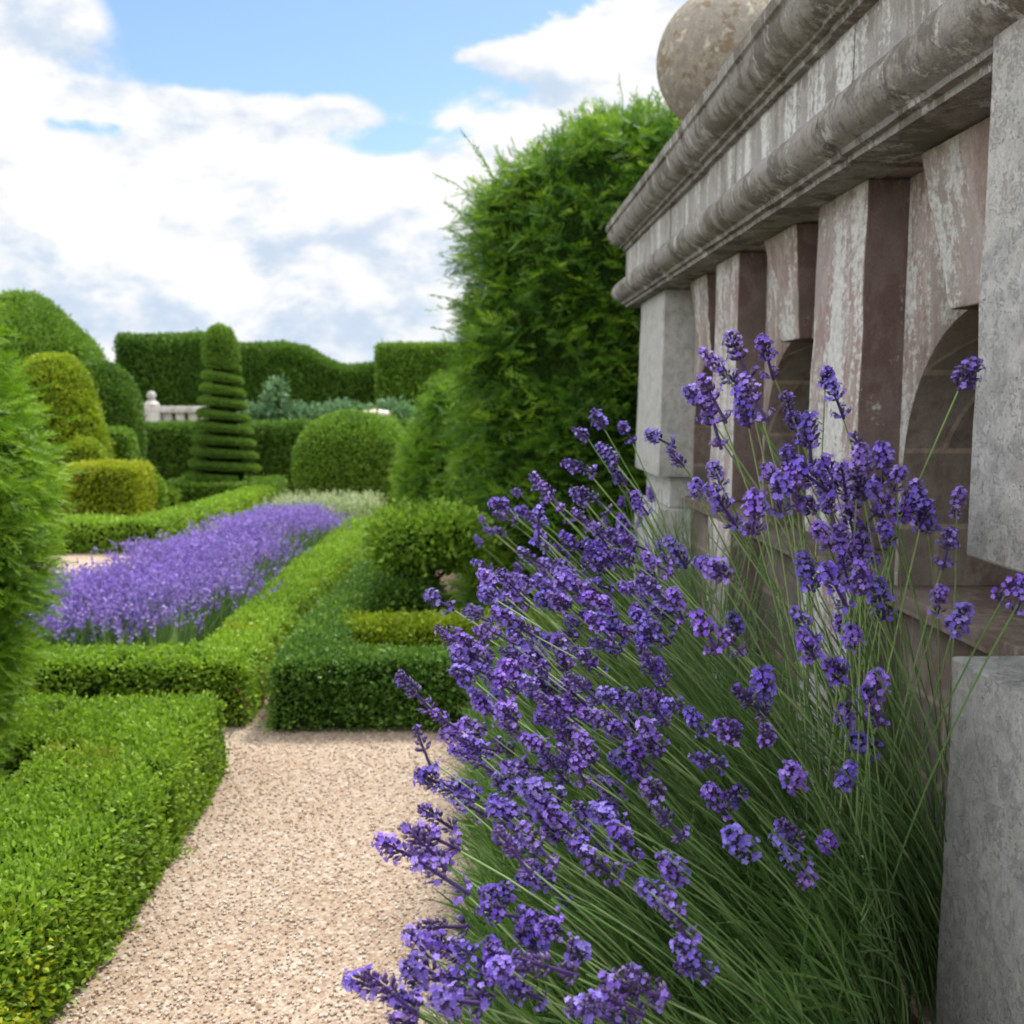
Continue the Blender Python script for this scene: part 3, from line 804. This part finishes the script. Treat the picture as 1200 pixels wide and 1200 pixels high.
# small weeds at the path's edge
for (u, v, lab) in [(140, 1083, "dry little weed tuft on the gravel below the left hedge"), (205, 1022, "tiny green weed on gravel beside the left hedge's middle"), (322, 862, "small grassy tuft at the dark hedge's left corner"), (283, 838, "leafy weed between the two hedges' corners")]:
    Y = FPX * H_CAM / (v - 470)
    p = at(u, v, Y); n = 45
    P = np.c_[p[0] + RNG.normal(0, .018, n), p[1] + RNG.normal(0, .018, n), np.full(n, .006)]
    D = nrm(np.c_[RNG.normal(0, .6, (n, 2)), np.ones(n)])
    V, Q = blades(P, D, RNG.uniform(.02, .07, n) * (1.3 if v < 900 else .7), .007)
    tag(build("weed", V, [Q], [M["box"] if v != 1083 else M["yew_gold"]], tint=RNG.random(n)), lab, "weed", "weeds on the path")

# ------------------------------------------------------------------ stone wall
FX, PXF, PANEL, BACK, WEND = 0.765, 0.85, 0.945, 1.46, 5.32
YS = -1.4
wr = thing("stone_wall", "weathered grey and reddish stone wall with arched niches, pilasters and heavy cornice", "wall", (1.1, 2.5, 0))


def arc(cx, cz, r, a0, a1, n):
    return [(cx + r * math.cos(R(a0 + (a1 - a0) * k / n)), cz + r * math.sin(R(a0 + (a1 - a0) * k / n))) for k in range(n + 1)]


def run_profile(name, prof, joints, mat, cap_x=1.62, smooth_=True):
    """moulding along the wall face, mitred round its far end; prof = (projection, z) listed bottom to top"""
    mb = MB(); n = len(prof)
    for a, b in zip(joints[:-1], joints[1:]):
        last = b >= WEND - .001
        rows = []
        ys = np.linspace(a + .0045, b - (0 if last else .0045), 12)
        jog = RNG.normal(0, .0025, 2)
        for y in ys[:-1] if last else ys:
            rows.append([(FX - p + jog[0], y, z + jog[1]) for p, z in prof])
        if last:
            rows.append([(FX - p + jog[0], WEND + p, z + jog[1]) for p, z in prof])
            rows.append([(cap_x, WEND + p, z + jog[1]) for p, z in prof])
        V = np.array(rows); V = V + RNG.normal(0, .0009, V.shape)
        nu = V.shape[0]
        mb.add(V.reshape(-1, 3), grid_quads(nu, n))
        for e in (0, nu - 1):     # close the block ends
            ring = V[e]; c = np.array([[FX + .3, ring[0][1], ring[:, 2].mean()]])
            inner = ring.copy(); inner[:, 0] = FX + .2
            mb.add(np.concatenate([ring, inner]), [(k, k + 1, n + k + 1, n + k) for k in range(n - 1)])
    V, F = mb.out()
    o = build(name, V, F, [mat], wr, smooth=True)
    me = o.data
    try:
        me.set_sharp_from_angle(angle=R(38))
    except Exception:
        pass
    return o


JN = [YS, -.6, .35, 1.25, 2.14, 3.10, 4.12, WEND]
JN2 = [YS, -.4, .6, 1.4, 2.22, 3.45, 4.4, WEND]
# lower roll moulding
run_profile("lower_moulding", [(-.12, 1.785), (.0, 1.785), (.0, 1.799), (.014, 1.801), (.016, 1.812)] + [(.016 + .050 * math.sin(t), 1.866 - .050 * math.cos(t)) for t in np.linspace(.35, math.pi * .62, 9)] + [(.050, 1.902), (.026, 1.918), (.0, 1.924)], JN, M["cornice"])
run_profile("frieze", [(-.02, 1.918), (-.004, 1.92), (-.004, 2.065), (-.02, 2.075)], JN, M["frieze"])
run_profile("cornice", [(-.02, 2.066), (.012, 2.068), (.012, 2.084), (.028, 2.086), (.030, 2.094)] + [(.030 + .056 * math.sin(t), 2.166 - .070 * math.cos(t)) for t in np.linspace(.25, math.pi * .52, 9)] + [(.088, 2.172), (.094, 2.176), (.095, 2.206), (.086, 2.216), (-.02, 2.232)], JN2, M["cornice"])
mb = MB(); mb.add(*box_vf(FX + .025, 1.60, YS + .01, WEND - .01, 1.79, 2.215)); mb.build("core_wall", M["wallstone"], wr)
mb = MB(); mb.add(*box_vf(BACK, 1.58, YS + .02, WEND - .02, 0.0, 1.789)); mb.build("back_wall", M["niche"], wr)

PIL = [(2.25, 2.59), (3.35, 3.68)]
PIERS = [(0.86, 1.50), (4.45, 5.12)]


def tapered(name, y0, y1, z0, z1, xf, xb, batter, mat, topw=None, botw=None, xtop=None):
    """block whose front leans slightly; optional different widths at top and bottom"""
    yc = (y0 + y1) / 2; wt = (topw or (y1 - y0)) / 2; wb = (botw or (y1 - y0)) / 2
    xt = xf + batter if xtop is None else xtop
    nz = 10; rows = []
    for k in range(nz + 1):
        t = k / nz; z = z0 + (z1 - z0) * t; hw = wb + (wt - wb) * t; x = xf + (xt - xf) * t
        e = RNG.normal(0, .0012, 4)
        rows.append([(xb, yc - hw, z), (x + e[0], yc - hw + e[1], z), (x + e[2], yc + hw + e[3], z), (xb, yc + hw, z)])
    V = np.array(rows).reshape(-1, 3)
    F = []
    for k in range(nz):
        for j in range(4):
            a = k * 4 + j; b = k * 4 + (j + 1) % 4
            F.append((a, b, b + 4, a + 4))
    F.append((3, 2, 1, 0)); b = nz * 4; F.append((b, b + 1, b + 2, b + 3))
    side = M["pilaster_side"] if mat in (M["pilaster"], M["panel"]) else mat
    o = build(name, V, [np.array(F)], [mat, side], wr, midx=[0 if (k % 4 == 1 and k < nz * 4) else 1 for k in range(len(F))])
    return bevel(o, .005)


for y0, y1 in PIL + [(-.24, .10)]:
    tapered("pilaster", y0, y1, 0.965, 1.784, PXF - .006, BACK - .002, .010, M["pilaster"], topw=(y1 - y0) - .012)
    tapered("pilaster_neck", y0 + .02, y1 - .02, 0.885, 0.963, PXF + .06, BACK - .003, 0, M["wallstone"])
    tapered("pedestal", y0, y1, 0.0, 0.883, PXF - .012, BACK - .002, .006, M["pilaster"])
# broad piers
y0, y1 = PIERS[1]
tapered("pier", y0, y1, 0.965, 1.784, 0.795, BACK - .002, .018, M["pier"], topw=(y1 - y0) - .03)
tapered("pier_neck", y0 + .03, y1 - .03, 0.825, 0.963, 0.85, BACK - .003, 0, M["pier"])
tapered("pier_base", y0, y1, 0.0, 0.823, 0.79, BACK - .002, .004, M["pier"])
y0, y1 = PIERS[0]
tapered("pier", y0, y1, 1.066, 2.068, 0.738, BACK - .002, .004, M["pier"])
tapered("pier_neck", y0 + .05, y1 - .10, 0.906, 1.064, 0.93, BACK - .003, 0, M["pier"])
tapered("pier_base", y0, y1 + .03, 0.0, 0.904, 0.738, BACK - .002, .002, M["pier"])

# arched panels between the pilasters, with keystones and dado
bays = [(0.10, 0.86), (1.50, 2.25), (2.59, 3.35), (3.68, 4.45)]
for y0, y1 in bays:
    yc = (y0 + y1) / 2; hw = (y1 - y0) / 2; ra = hw - .02; spring = 1.13
    A = arc(yc, spring, ra, 180, 0, 24)
    A = [(yc - ra, 0.885)] + A + [(yc + ra, 0.885)]
    O = [(y0, 0.885)] + [(y0 + (y1 - y0) * k / 24, 1.784) for k in range(25)] + [(y1, 0.885)]
    n = len(A)
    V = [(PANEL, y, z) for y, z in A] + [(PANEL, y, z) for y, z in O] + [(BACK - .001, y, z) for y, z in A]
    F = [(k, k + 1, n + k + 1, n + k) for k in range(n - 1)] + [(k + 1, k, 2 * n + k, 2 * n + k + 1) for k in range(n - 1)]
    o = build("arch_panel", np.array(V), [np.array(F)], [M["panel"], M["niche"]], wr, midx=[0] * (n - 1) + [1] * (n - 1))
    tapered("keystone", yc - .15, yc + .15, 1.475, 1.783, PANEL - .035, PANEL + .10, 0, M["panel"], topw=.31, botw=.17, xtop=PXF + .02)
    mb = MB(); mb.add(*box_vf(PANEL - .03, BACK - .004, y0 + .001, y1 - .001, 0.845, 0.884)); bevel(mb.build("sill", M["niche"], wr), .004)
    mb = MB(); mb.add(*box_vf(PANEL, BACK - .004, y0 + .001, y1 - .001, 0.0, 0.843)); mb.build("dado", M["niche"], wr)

# ball finial over the far pier
br = thing("ball_finial", "large lichened stone ball on the near wall's cornice", "finial", (1.12, 4.75, 2.215))
mb = MB(); mb.add(*box_vf(.90, 1.34, 4.53, 4.97, 2.2165, 2.33)); bevel(mb.build("plinth", M["cornice"], br), .01)
V, Q = lathe((1.12, 4.75, 0), smooth_prof([(.20, 2.331), (.17, 2.38), (.11, 2.42), (.10, 2.47), (.13, 2.53), (.10, 2.56)], 20), 28)
build("neck", V, [Q], [M["cornice"]], br, smooth=True)
V, Q = lathe((1.12, 4.75, 2.83), [(max(.002, .305 * math.sin(a)), -.305 * math.cos(a)) for a in np.linspace(0, math.pi, 30)], 48)
V = V + nrm(V - np.array([1.12, 4.75, 2.83])) * (wob(V, 7) * .004)[:, None]
build("ball", V, [Q], [M["ball"]], br, smooth=True)

# ------------------------------------------------------------------ near lavender: stems, leaves and every flower spike


def spike_mesh(seed):
    rg = np.random.default_rng(seed)
    mb = MB(); tint = []; mi = []
    openness = (.75, .62, .40, .85, .18)[seed % 5]
    L = rg.uniform(.030, .047); nw = int(rg.integers(5, 7))
    zs = np.linspace(0, L, nw)
    if rg.random() < .6: zs = zs + np.where(np.arange(nw) == 0, -.018, 0)       # a lone whorl lower on the stem
    tb = MB(); tube(tb, [(0, 0, zs[0] - .004), (0, 0, L * .5), (0, 0, L + .004)], .0024, .0014, 5)
    V3, F3 = tb.out(); mb.add(V3, F3[0]); tint_core = [.3] * len(F3[0])
    for wi, z in enumerate(zs):
        t = wi / (nw - 1); rad = .0138 * (1.0 - .55 * t ** 2.4) * rg.uniform(.85, 1.1)
        nf = int(round(9 - 3.5 * t))
        for k in range(nf):
            a = 2 * math.pi * (k + .5 * (wi % 2)) / nf + rg.normal(0, .2)
            d = np.array([math.cos(a), math.sin(a), .75 + .7 * t]); d /= np.linalg.norm(d)
            s = np.array([-math.sin(a), math.cos(a), 0]); u = np.cross(d, s)
            b = np.array([math.cos(a) * .0022, math.sin(a) * .0022, z])
            ln = rad * rg.uniform(.8, 1.25); w = .0024
            # calyx: a small four-sided bud, widest past its middle
            ring = [b + d * ln * .1, b + d * ln * .6 + s * w, b + d * ln * .6 + u * w, b + d * ln * .6 - s * w, b + d * ln * .6 - u * w, b + d * ln]
            mb.add(ring, None, [(0, 2, 1), (0, 3, 2), (0, 4, 3), (0, 1, 4), (5, 1, 2), (5, 2, 3), (5, 3, 4), (5, 4, 1)])
            tint += [float(np.clip(rg.normal(.45, .25), 0, 1))] * 8; mi += [0] * 8
            if rg.random() < openness:
                # open floret: five little lobes
                c = b + d * ln * 1.02; tv = float(np.clip(rg.normal(.5, .25), 0, 1)); pr_ = rg.uniform(.0030, .0049)
                for q in range(5):
                    aa = q * 1.2566 + rg.normal(0, .15)
                    e = s * math.cos(aa) + u * math.sin(aa); f = -s * math.sin(aa) + u * math.cos(aa)
                    P4 = [c, c + e * pr_ * .6 + f * pr_ * .42 + d * .0012, c + e * pr_ + d * rg.uniform(-.0005, .002), c + e * pr_ * .6 - f * pr_ * .42 + d * .0012]
                    mb.add(P4, None, [(0, 1, 2), (0, 2, 3)]); tint += [tv, min(1, tv + .1)]; mi += [1, 1]
    V, F = mb.out(); tint = tint_core + tint; mi = [0] * len(tint_core) + mi
    me_o = build("flower_spike_shape", V, F, [M["lav_calyx"], M["lav_petal"]], None, tint=tint, midx=mi)
    me = me_o.data; bpy.data.objects.remove(me_o)
    return me


SPIKES = [spike_mesh(100 + k) for k in range(15)]

HEADS = [(494, 812), (529, 842), (554, 789), (501, 881), (511, 909), (542, 926), (561, 877), (591, 806), (610, 900), (640, 784), (632, 814), (670, 832), (692, 806), (644, 926), (602, 960), (479, 994), (505, 990), (520, 979), (531, 1027), (640, 994), (610, 1001), (674, 971), (711, 1012), (737, 990), (715, 952), (767, 859), (775, 926), (790, 964), (797, 1020), (790, 1054), (799, 1080), (839, 887), (861, 859), (820, 844), (846, 937), (816, 1125), (644, 1069), (651, 1087), (561, 1117), (595, 1129), (512, 1136), (546, 1166), (471, 1166), (452, 1155), (486, 1192), (625, 1159), (655, 1129), (681, 1114), (689, 1174), (707, 1185), (760, 1155), (737, 1174),
         (595, 588), (637, 572), (652, 581), (688, 505), (707, 493), (738, 503), (687, 543), (722, 536), (730, 557), (684, 578), (706, 584), (752, 592), (688, 607), (631, 619), (640, 630), (681, 639), (710, 630), (733, 630), (707, 662), (742, 651), (520, 700), (582, 683), (579, 694), (605, 683), (622, 680), (663, 703), (567, 718), (596, 718), (617, 732), (710, 735), (757, 729), (532, 744),
         (846, 425), (871, 421), (902, 421), (823, 469), (842, 471), (840, 500), (877, 490), (927, 477), (967, 446), (983, 467), (1125, 446), (779, 510), (800, 537), (817, 567), (842, 554), (950, 525), (908, 558), (933, 575), (975, 550), (1012, 533), (1050, 558), (1012, 575), (975, 600), (1000, 617), (1054, 600), (1079, 608), (1121, 587), (854, 596), (883, 604), (1108, 642), (992, 667), (1008, 687), (983, 646), (1100, 702), (1117, 729), (1179, 687), (1195, 697), (850, 667), (796, 708), (762, 742), (717, 750), (833, 742), (862, 750), (950, 733), (1000, 742), (954, 762), (987, 787), (754, 587), (750, 633), (775, 658),
         (1029, 840), (896, 804), (887, 821), (929, 904), (987, 912), (929, 971), (971, 979), (933, 1000), (946, 1021), (871, 983), (821, 1125), (762, 1152),
         (940, 540), (960, 560), (990, 560), (1030, 575), (955, 590), (1020, 600), (1000, 590), (925, 550), (1035, 545), (1060, 580), (968, 625), (995, 640), (1085, 600), (915, 580), (890, 470), (862, 440), (935, 500), (1010, 655), (985, 690), (970, 575), (1040, 620), (1005, 555)]
rnd = random.Random(5)
fill = []
DENSE = [(545, 700), (640, 640), (760, 600), (800, 720), (790, 860), (700, 990), (640, 1110), (560, 1200), (480, 1200), (505, 1000), (530, 880)]


def in_poly(x, y, P):
    c = False; j = len(P) - 1
    for i in range(len(P)):
        if (P[i][1] > y) != (P[j][1] > y) and x < (P[j][0] - P[i][0]) * (y - P[i][1]) / (P[j][1] - P[i][1]) + P[i][0]: c = not c
        j = i
    return c


while len(fill) < 165:
    u, v = rnd.uniform(480, 800), rnd.uniform(600, 1200)
    if in_poly(u, v, DENSE) and rnd.random() < (1.0 if v < 930 else .3): fill.append((u, v))
while len(fill) < 178:
    u, v = rnd.uniform(800, 1060), rnd.uniform(640, 1000); fill.append((u, v))


def head_depth(u, v):
    a = np.interp(v, [420, 500, 590, 700, 820, 1000, 1200], [2.0, 2.05, 2.0, 1.75, 1.45, 1.22, 1.02])
    b = np.interp(v, [420, 560, 700, 850, 1000, 1200], [1.55, 1.45, 1.38, 1.30, 1.22, 1.05])
    k = min(1, max(0, (u - 740) / 110)); Y = a * (1 - k) + b * k
    xmax = .66
    return min(Y, xmax * FPX / max(60, u - 560))


CL = [1.30, 1.75, 2.25, 2.85, 3.5]
LABS = ["nearest lavender clump spilling over the path at the foot of the grey pier",
        "lavender clump with tall purple spikes in front of the first arched niche",
        "lavender clump leaning out before the reddish pilaster",
        "lavender clump before the second niche, paler stems against the stone",
        "farthest lavender clump, against the wall near its end pier"]
clumps = [thing("lavender_plant", LABS[k], "lavender", (0.55, CL[k], 0), "lavender clumps along the stone wall") for k in range(5)]
stemV = [[] for _ in CL]; stemT = [[] for _ in CL]; stemQ = [[] for _ in CL]; stemN = [0] * 5
heads_of = [[] for _ in CL]


def tri_tube(pts, r0, r1):
    pts = np.array(pts); n = len(pts)
    T = nrm(np.gradient(pts, axis=0)); S = nrm(np.cross(T, np.array([.2, .9, .35]))); U = np.cross(S, T)
    rr = np.linspace(r0, r1, n)[:, None]
    V = np.stack([pts + rr * (S * math.cos(a) + U * math.sin(a)) for a in (0.3, 2.4, 4.5)])
    return V.reshape(-1, 3), grid_quads(3, n, True)


def hits_pier(pts):
    p = np.array(pts); return bool(np.any((p[:, 0] > .725) & (p[:, 1] < 1.545)))


def add_stem(head, rg, flower=True, scale=1.0):
    for k in range(12):
        pts = stem_curve(head, rg)
        if not hits_pier(pts): break
    else:
        if not flower: return
        hx, hy, hz = head; b = np.array([min(.40 * max(hy, 1.0), hx + .1), hy + .15, .25]); hd = np.array(head)
        pts = [b * (1 - s) ** 2 + (b * .5 + hd * .5 + np.array([.04, 0, .05])) * 2 * s * (1 - s) + hd * s * s for s in np.linspace(0, 1, 9)]
    by = pts[0][1]
    k = int(np.argmin([abs(by - c) for c in CL]))
    V, Q = tri_tube(pts, .0019 * scale * (1.2 if flower else 1), .0013 * scale * (1.2 if flower else 1))
    stemT[k].append(float(np.clip(rg.normal(.78 if flower else .42, .2), 0, 1)))
    stemV[k].append(V); stemQ[k].append(Q + stemN[k]); stemN[k] += len(V)
    if flower: heads_of[k].append((pts[-1], pts[-1] - pts[-2], rg.uniform(.85, 1.30)))


def stem_curve(head, rg):
    hx, hy, hz = head
    t = (hz - .22) / .72
    bx = hx + .50 * t * rg.uniform(.7, 1.15); by = hy + (.10 + .25 * t) * rg.uniform(.5, 1.25)
    if bx > .70:
        if rg.random() < .75 and hy < 2.0: by = rg.uniform(1.56, 2.18); bx = min(bx, .91 - rg.uniform(0, .08))
        else: bx = .70 - rg.uniform(0, .10); by = max(by, rg.uniform(1.50, 1.7))
    if by < 1.5: bx = min(bx, .44 * by)
    bz = .10 + rg.uniform(0, .18)
    base = np.array([bx, by, bz]); hd = np.array(head)
    ctl = base + (hd - base) * np.array([.10, .35, .50]) + rg.normal(0, .014, 3)
    if by > 1.55: ctl[0] = min(ctl[0], .90)
    return [base * (1 - s) ** 2 + ctl * 2 * s * (1 - s) + hd * s * s for s in np.linspace(0, 1, 9)]


rg = np.random.default_rng(21)
for (u, v) in HEADS:
    add_stem(at(u, v + 8, head_depth(u, v) * rg.uniform(.95, 1.05)), rg)
for (u, v) in fill:
    add_stem(at(u, v + 8, head_depth(u, v) * rg.uniform(1.0, 1.22)), rg)
# flowers of the clumps farther along the wall, beyond those in front
for k in range(45):
    y = rg.uniform(2.3, 3.9); add_stem((rg.uniform(-.02, .6), y, rg.uniform(.6, 1.0)), rg)
# stems without open flowers
for k in range(1150):
    y = rg.uniform(1.15, 3.6) if k % 3 else rg.uniform(1.05, 1.9); x = rg.uniform(0.0, .66)
    zt = .98 - .5 * (.62 - x) ** 1.0 * rg.uniform(.5, 1.3)
    if y < 1.5: x = min(x, .40 * y)
    add_stem((x, y, rg.uniform(.55, 1.0) * zt), rg, False, .9)

for k in range(230):
    add_stem((rg.uniform(.30, .74), rg.uniform(1.6, 3.4), rg.uniform(.72, 1.04)), rg, False, .85)

for k, root in enumerate(clumps):
    V = np.concatenate(stemV[k]); Q = np.concatenate(stemQ[k])
    ns = len(stemV[k]); tn = np.repeat(np.array(stemT[k]), len(Q) // ns)
    o = build("stems", V, [Q], [M["lav_stem"]], root, tint=tn, smooth=True)
    for (p, d, s) in heads_of[k]:
        o = bpy.data.objects.new("flower_spike", SPIKES[int(rg.integers(len(SPIKES)))]); COL.objects.link(o)
        o.parent = root
        q = Vector(d).to_track_quat("Z", "Y") @ Matrix.Rotation(rg.uniform(0, 6.28), 3, "Z").to_quaternion()
        # the heads nod a little off the line of their stem
        q = (Matrix.Rotation(rg.normal(0, .22), 3, "X") @ Matrix.Rotation(rg.normal(0, .22), 3, "Y") @ q.to_matrix()).to_quaternion()
        o.rotation_mode = "QUATERNION"; o.rotation_quaternion = q
        o.location = Vector(p) - root.location
        o.scale = (s, s, s)
    # leaves: narrow blades on a mound under the stems
    n = [5200, 5200, 4200, 3600, 3000][k]; yc = CL[k]
    y = yc + rg.uniform(-.38, .38, n); y = np.where(k == 0, np.maximum(y, 0.92), y)
    x = .70 - .74 * rg.random(n) ** 0.8 * (0.95 if k else 1.0)
    x = np.where(y < 1.5, np.minimum(x, .43 * y - rg.random(n) * .12), x)
    top = np.clip(.66 - .72 * np.abs(.60 - x) ** 1.3, .16, .6)
    z = top * rg.random(n) ** 0.75 * .9 + .01
    P = np.c_[x, y, z]
    D = nrm(np.c_[-.55 + rg.normal(0, .38, n), -.15 + rg.normal(0, .38, n), .75 + rg.normal(0, .3, n)])
    L = rg.uniform(.05, .15, n)
    V, Q = leaves(P, D, L, rg.uniform(.0035, .0065, n), .03)
    build("leaves", V, [Q], [M["lav_leaf"]], root, tint=np.clip(rg.normal(.45, .24, n), 0, 1))

# ------------------------------------------------------------------ sky, clouds, sun
SUN_EL, SUN_AZ = R(61), R(35)          # azimuth clockwise from +Y, towards the far right
world = bpy.data.worlds.new("World"); sc.world = world; world.use_nodes = True
t = NT(world.node_tree)
sky = t.n("ShaderNodeTexSky", sky_type="NISHITA", sun_disc=False, sun_elevation=SUN_EL, sun_rotation=SUN_AZ, air_density=1.0, dust_density=0.6, ozone_density=1.2)
tc = t.n("ShaderNodeTexCoord").outputs["Generated"]
sep = t.n("ShaderNodeSeparateXYZ"); t.put(sep, 0, tc)
dx, dy, dz = sep.outputs
den = t.math("ADD", t.math("ABSOLUTE", dy), 0.08)
s_ = t.math("DIVIDE", dx, den); t_ = t.math("DIVIDE", t.math("MAXIMUM", dz, 0.0), den)
cv = t.n("ShaderNodeCombineXYZ"); t.put(cv, 0, s_); t.put(cv, 1, t.math("MULTIPLY", t_, 1.75)); t.put(cv, 2, 3.3)
nA = t.noise(cv.outputs[0], 3.4, 9, 0.58, 0.25)
nB = t.noise(cv.outputs[0], 9.0, 8, 0.6, 0.2)
warp = t.math("MULTIPLY", t.math("SUBTRACT", nB, 0.5), 0.10)
sw = t.math("ADD", s_, warp); tw = t.math("ADD", t_, t.math("MULTIPLY", t.math("SUBTRACT", nA, 0.5), 0.10))


def blob(u, v, ru, rv, amp):
    a = t.math("DIVIDE", t.math("SUBTRACT", sw, (u - 560) / 1190 / 1.08), ru / 1190 / 1.08)
    b = t.math("DIVIDE", t.math("SUBTRACT", tw, (470 - v) / 1190 / 1.08), rv / 1190 / 1.08)
    q = t.math("ADD", t.math("MULTIPLY", a, a), t.math("MULTIPLY", b, b))
    return t.math("MULTIPLY", t.math("POWER", 2.718, t.math("MULTIPLY", q, -1.0)), amp)


dens = t.math("ADD", t.math("MULTIPLY", t.math("SUBTRACT", nA, 0.5), 1.2), t.math("MULTIPLY", t.math("SUBTRACT", nB, 0.5), 1.0))
dens = t.math("ADD", dens, 0.02)
for bl in [(280, 250, 420, 75, .75), (250, 370, 420, 60, .45), (60, 50, 130, 60, .6), (250, 140, 230, 26, .42), (700, 80, 90, 80, .6), (570, 75, 60, 26, .35), (360, 45, 215, 66, -.85), (590, 15, 110, 40, -.45), (440, 165, 90, 18, -.35), (120, 165, 70, 14, -.3), (20, 165, 30, 60, .25), (480, 120, 50, 40, -.2), (560, 300, 90, 60, .3), (1000, 100, 200, 150, .3)]:
    dens = t.math("ADD", dens, blob(*bl))
away = t.step(dy, 0.72, 0.42)            # outside the far view: overhead, to the sides and behind
rear = t.step(dy, -0.15, -0.55)
dens = t.math("ADD", dens, t.math("MULTIPLY", away, 0.30))
mask = t.step(dens, 0.0, 0.21)
off = t.n("ShaderNodeVectorMath", operation="ADD"); t.put(off, 0, cv.outputs[0]); off.inputs[1].default_value = (0.012, 0.045, 0)
nA2 = t.noise(off.outputs[0], 3.4, 9, 0.58, 0.25); nB2 = t.noise(off.outputs[0], 9.0, 8, 0.6, 0.2)
relief = t.math("ADD", t.math("MULTIPLY", t.math("SUBTRACT", nA2, nA), 1.7), t.math("MULTIPLY", t.math("SUBTRACT", nB2, nB), 1.15))
shade = t.math("ADD", t.math("ADD", 0.44, relief), blob(400, 400, 150, 60, .20))
shade = t.math("ADD", shade, blob(200, 350, 120, 45, .10)); shade = t.math("ADD", shade, blob(280, 215, 300, 40, -.15))
cloud = t.mix(t.step(shade, 0.34, 0.72), (1.0, 1.0, 1.0), (0.62, 0.73, 0.88))
cloud = t.mix(away, cloud, (0.975, 0.985, 1.0))
# unseen cloud added as fill light, brightest overhead and sideways, dimmer behind
gain = t.math("ADD", 5.15, t.math("MULTIPLY", away, 8.4)); gain = t.math("SUBTRACT", gain, t.math("MULTIPLY", rear, 4.0))
SKY_STR = 0.10
cl = t.n("ShaderNodeVectorMath", operation="SCALE"); t.put(cl, 0, cloud); t.put(cl, "Scale", gain)
skc = t.mix(1.0, sky.outputs[0], (0.84, 0.90, 0.93), "MULTIPLY")
col = t.mix(mask, skc, cl.outputs[0])
bg = t.n("ShaderNodeBackground", i_Strength=SKY_STR); t.put(bg, "Color", col)
wo = t.n("ShaderNodeOutputWorld"); t.put(wo, 0, bg.outputs[0])

sd = bpy.data.lights.new("sun", "SUN"); sun = bpy.data.objects.new("sun", sd); COL.objects.link(sun)
sd.energy = 2.6; sd.angle = R(10.0); sd.color = (1.0, 0.95, 0.87)
dirv = Vector((math.sin(SUN_AZ) * math.cos(SUN_EL), math.cos(SUN_AZ) * math.cos(SUN_EL), math.sin(SUN_EL)))
sun.rotation_euler = dirv.to_track_quat("Z", "Y").to_euler()
sun.location = (6, 6, 12)

# ------------------------------------------------------------------ render settings
sc.render.engine = "CYCLES"
sc.cycles.use_denoising = True
sc.cycles.max_bounces = 8; sc.cycles.transparent_max_bounces = 4
sc.cycles.filter_width = 1.9
sc.view_settings.view_transform = "Standard"; sc.view_settings.look = "None"
sc.view_settings.exposure = 1.0; sc.view_settings.gamma = 1.0
sc.render.resolution_x = 1024; sc.render.resolution_y = 1024
